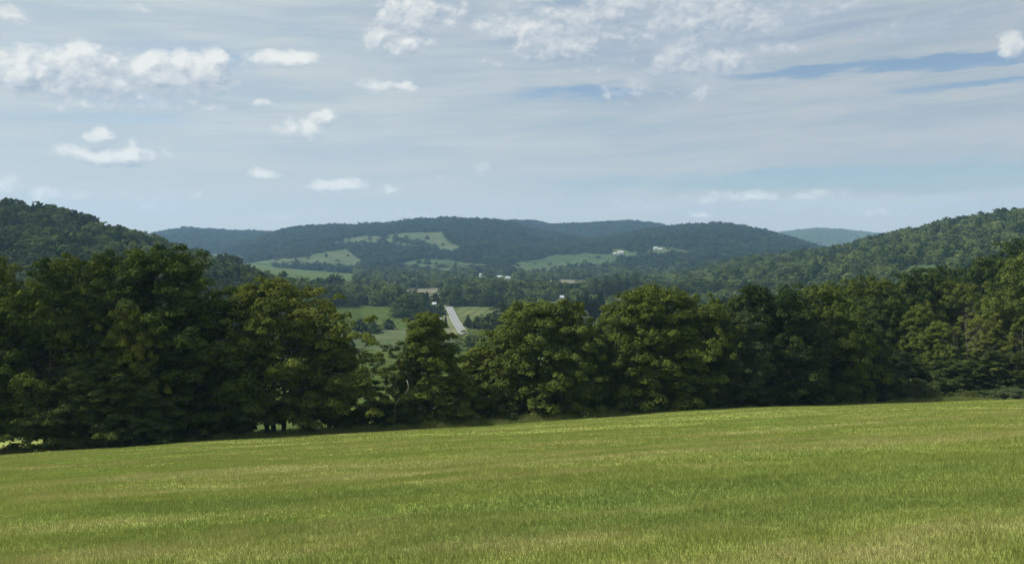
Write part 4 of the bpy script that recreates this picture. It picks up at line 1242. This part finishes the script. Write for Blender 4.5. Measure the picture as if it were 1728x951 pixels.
def far_cond(X, Y, Z, rng):
    n = wav(X, Y, 260, 81)
    return is_ridge([2, 3, 4])(X, Y, Z, rng) & ((n > -.95) | (Z > VAL + 60))


add_wood('ridge_woods', 'far', 1500, 3850, 180, 1500, 12.0, 64, far_cond, 'bluish woods covering the long middle ridge', conif=.01)
add_wood('distant_hill_woods', 'hill', 4000, 5400, 1230, 1560, 14.0, 65, is_ridge([5]), 'pale woods on the small most distant hill', conif=.0)

# hedges along field edges
HEDGES = [
    ('dark hedge across the broad green pasture, lower line', [(884, 443), (905, 443), (930, 441), (962, 442)], 1200),
    ('dark hedge across the broad green pasture, upper line', [(946, 431), (975, 431), (1000, 435), (1032, 438)], 1200),
    ('dark hedge across the middle green pasture', [(700, 441), (730, 445), (760, 447), (790, 449)], 1200),
    ('dark hedge at the foot of the wide left hayfield', [(500, 449), (530, 448), (560, 446), (590, 448)], 1200),
]
for lab, pl, y0 in HEDGES:
    P3 = []
    xs = np.linspace(pl[0][0], pl[-1][0], int((pl[-1][0] - pl[0][0]) / 1.1))
    rng = np.random.RandomState(int(pl[0][0]))
    for a in xs:
        q = cast(a, np.interp(a, [p_[0] for p_ in pl], [p_[1] for p_ in pl]), y0)
        if q: P3.append((q[0], q[1], q[2] + 1.0))
    P3 = np.array(P3)
    S = rng.uniform(1.4, 3.4, len(P3))
    v, f, tt = leaves(rng, P3, S, 40, 1.1, .6, rng.uniform(0, 1, len(P3)))
    tag(link('hedge', mesh_np('hedge', v, f, M['leaf_deep'], False, tt)), lab, 'hedge')

# ------------------------------------------------------------------ grass
def grass_mat(name, tall=False):
    m, nt, out = new_mat(name)
    g, pos, n3 = turf_color(nt)
    at = nt.n('ShaderNodeAttribute', attribute_name='tint')
    if tall:
        g = nt.mix(at.outputs['Fac'], (.10, .135, .036), (.22, .24, .085))
    else:
        g = nt.mix(nt.ramp(at.outputs['Fac'], 0.6, 1.0, False, 0, .45), g, (.36, .36, .15))
        g = nt.mix(nt.ramp(at.outputs['Fac'], 0.0, 0.4, False, .35, 0), g, (.11, .155, .032))
    d = nt.n('ShaderNodeBsdfDiffuse'); nt.put(d.inputs[0], g)
    t = nt.n('ShaderNodeBsdfTranslucent'); nt.put(t.inputs[0], g)
    mx = nt.n('ShaderNodeMixShader'); mx.inputs[0].default_value = .35; nt.put(mx.inputs[1], d.outputs[0]); nt.put(mx.inputs[2], t.outputs[0])
    nt.put(out.inputs[0], mx.outputs[0])
    return m


M['grass'] = grass_mat('grass'); M['tall_grass'] = grass_mat('tall_grass', True)


def blades(rng, X, Y, hgt, wid, tint, bend=.5):
    n = len(X)
    Z = terrain(X, Y)
    a = rng.uniform(0, math.tau, n)
    px_, py_ = np.cos(a) * wid / 2, np.sin(a) * wid / 2
    b = rng.uniform(0, math.tau, n); k = hgt * bend * rng.uniform(.2, 1.2, n)
    base = np.stack([X, Y, Z - .01], 1)
    side = np.stack([px_, py_, np.zeros(n)], 1)
    tip = base + np.stack([np.cos(b) * k, np.sin(b) * k, hgt], 1)
    v = np.stack([base - side, base + side, tip], 1).reshape(-1, 3)
    return v, np.repeat(tint, 3)


rng = np.random.RandomState(77)
VV = []; TT = []
for (ya, yb, dens, h, wd) in [(6.5, 13, 2000, .085, .009), (13, 22, 1000, .085, .013), (22, 36, 420, .09, .020), (36, 60, 160, .10, .034), (60, 135, 40, .11, .065)]:
    m_ = .70
    area = (yb ** 2 - ya ** 2) * m_
    n = int(area * dens)
    Y = np.sqrt(rng.uniform(ya ** 2, yb ** 2, n)); X = rng.uniform(-m_, m_, n) * Y
    k = Y < edge_y(X) - .2
    X = X[k]; Y = Y[k]; n = len(X)
    cl = .5 + .5 * wav(X, Y, 1.1, 90); cl2 = .5 + .5 * wav(X, Y, 5.0, 91)
    hg = h * rng.uniform(.35, 1.3, n) * (.55 + .5 * cl + .35 * cl2)
    tl = rng.uniform(size=n) < .004
    hg = np.where(tl, hg * 2.0, hg)
    ti = np.clip(.46 + .16 * rng.normal(size=n) + .15 * (cl - .5), 0, 1)
    v, t = blades(rng, X, Y, hg, wd * rng.uniform(.6, 1.4, n), ti)
    VV.append(v); TT.append(t)
V = np.vstack(VV); T = np.concatenate(TT)
print('blades', len(V) // 3)
tag(link('grass', mesh_np('grass', V, np.arange(len(V)).reshape(-1, 3), M['grass'], False, T)), 'mown yellow-green grass covering the sloping field', 'grass', kind='stuff')

# rough taller grass on the verge between field and trees
n = 240000
X = rng.uniform(-78, 105, n); q = rng.uniform(0, 1, n) ** 1.5 * np.where(X > 10, 12, 20) - .7
q = q + .8 * wav(X, X * 0, 9, 92)
Y = edge_y(X) + q
cl = .5 + .5 * wav(X, Y, 3.0, 93)
hg = rng.uniform(.3, 1.0, n) * (.5 + cl) * sstep(q, -1.2, 1.8) * (1 - .45 * sstep(X, 12, 20) * (1 - sstep(X, 55, 62)))
v, t = blades(rng, X, Y, np.maximum(hg, .05), rng.uniform(.03, .09, n), np.clip(rng.uniform(0, 1, n) * .7 + .3 * cl, 0, 1), .4)
tag(link('verge_grass', mesh_np('verge_grass', v, np.arange(len(v)).reshape(-1, 3), M['tall_grass'], False, t)), 'long rough grass on the verge at the foot of the near trees', 'long grass', kind='stuff')

# ------------------------------------------------------------------ haze
hz = MB(); hz.box(-6400, 6400, -6400, 6400, -75, 330)
hm = bpy.data.materials.new('haze'); hm.use_nodes = True; hm.node_tree.nodes.clear()
h = NT(hm.node_tree); ho = h.n('ShaderNodeOutputMaterial'); pv = h.n('ShaderNodeVolumePrincipled')
pv.inputs['Color'].default_value = (.40, .66, 1.0, 1); pv.inputs['Density'].default_value = HAZE_DENSITY
pv.inputs['Anisotropy'].default_value = 0.1
h.put(ho.inputs['Volume'], pv.outputs[0])
tag(link('haze', hz.mesh('haze', hm)), 'thin blue haze filling the air over the valley', 'haze', kind='stuff')
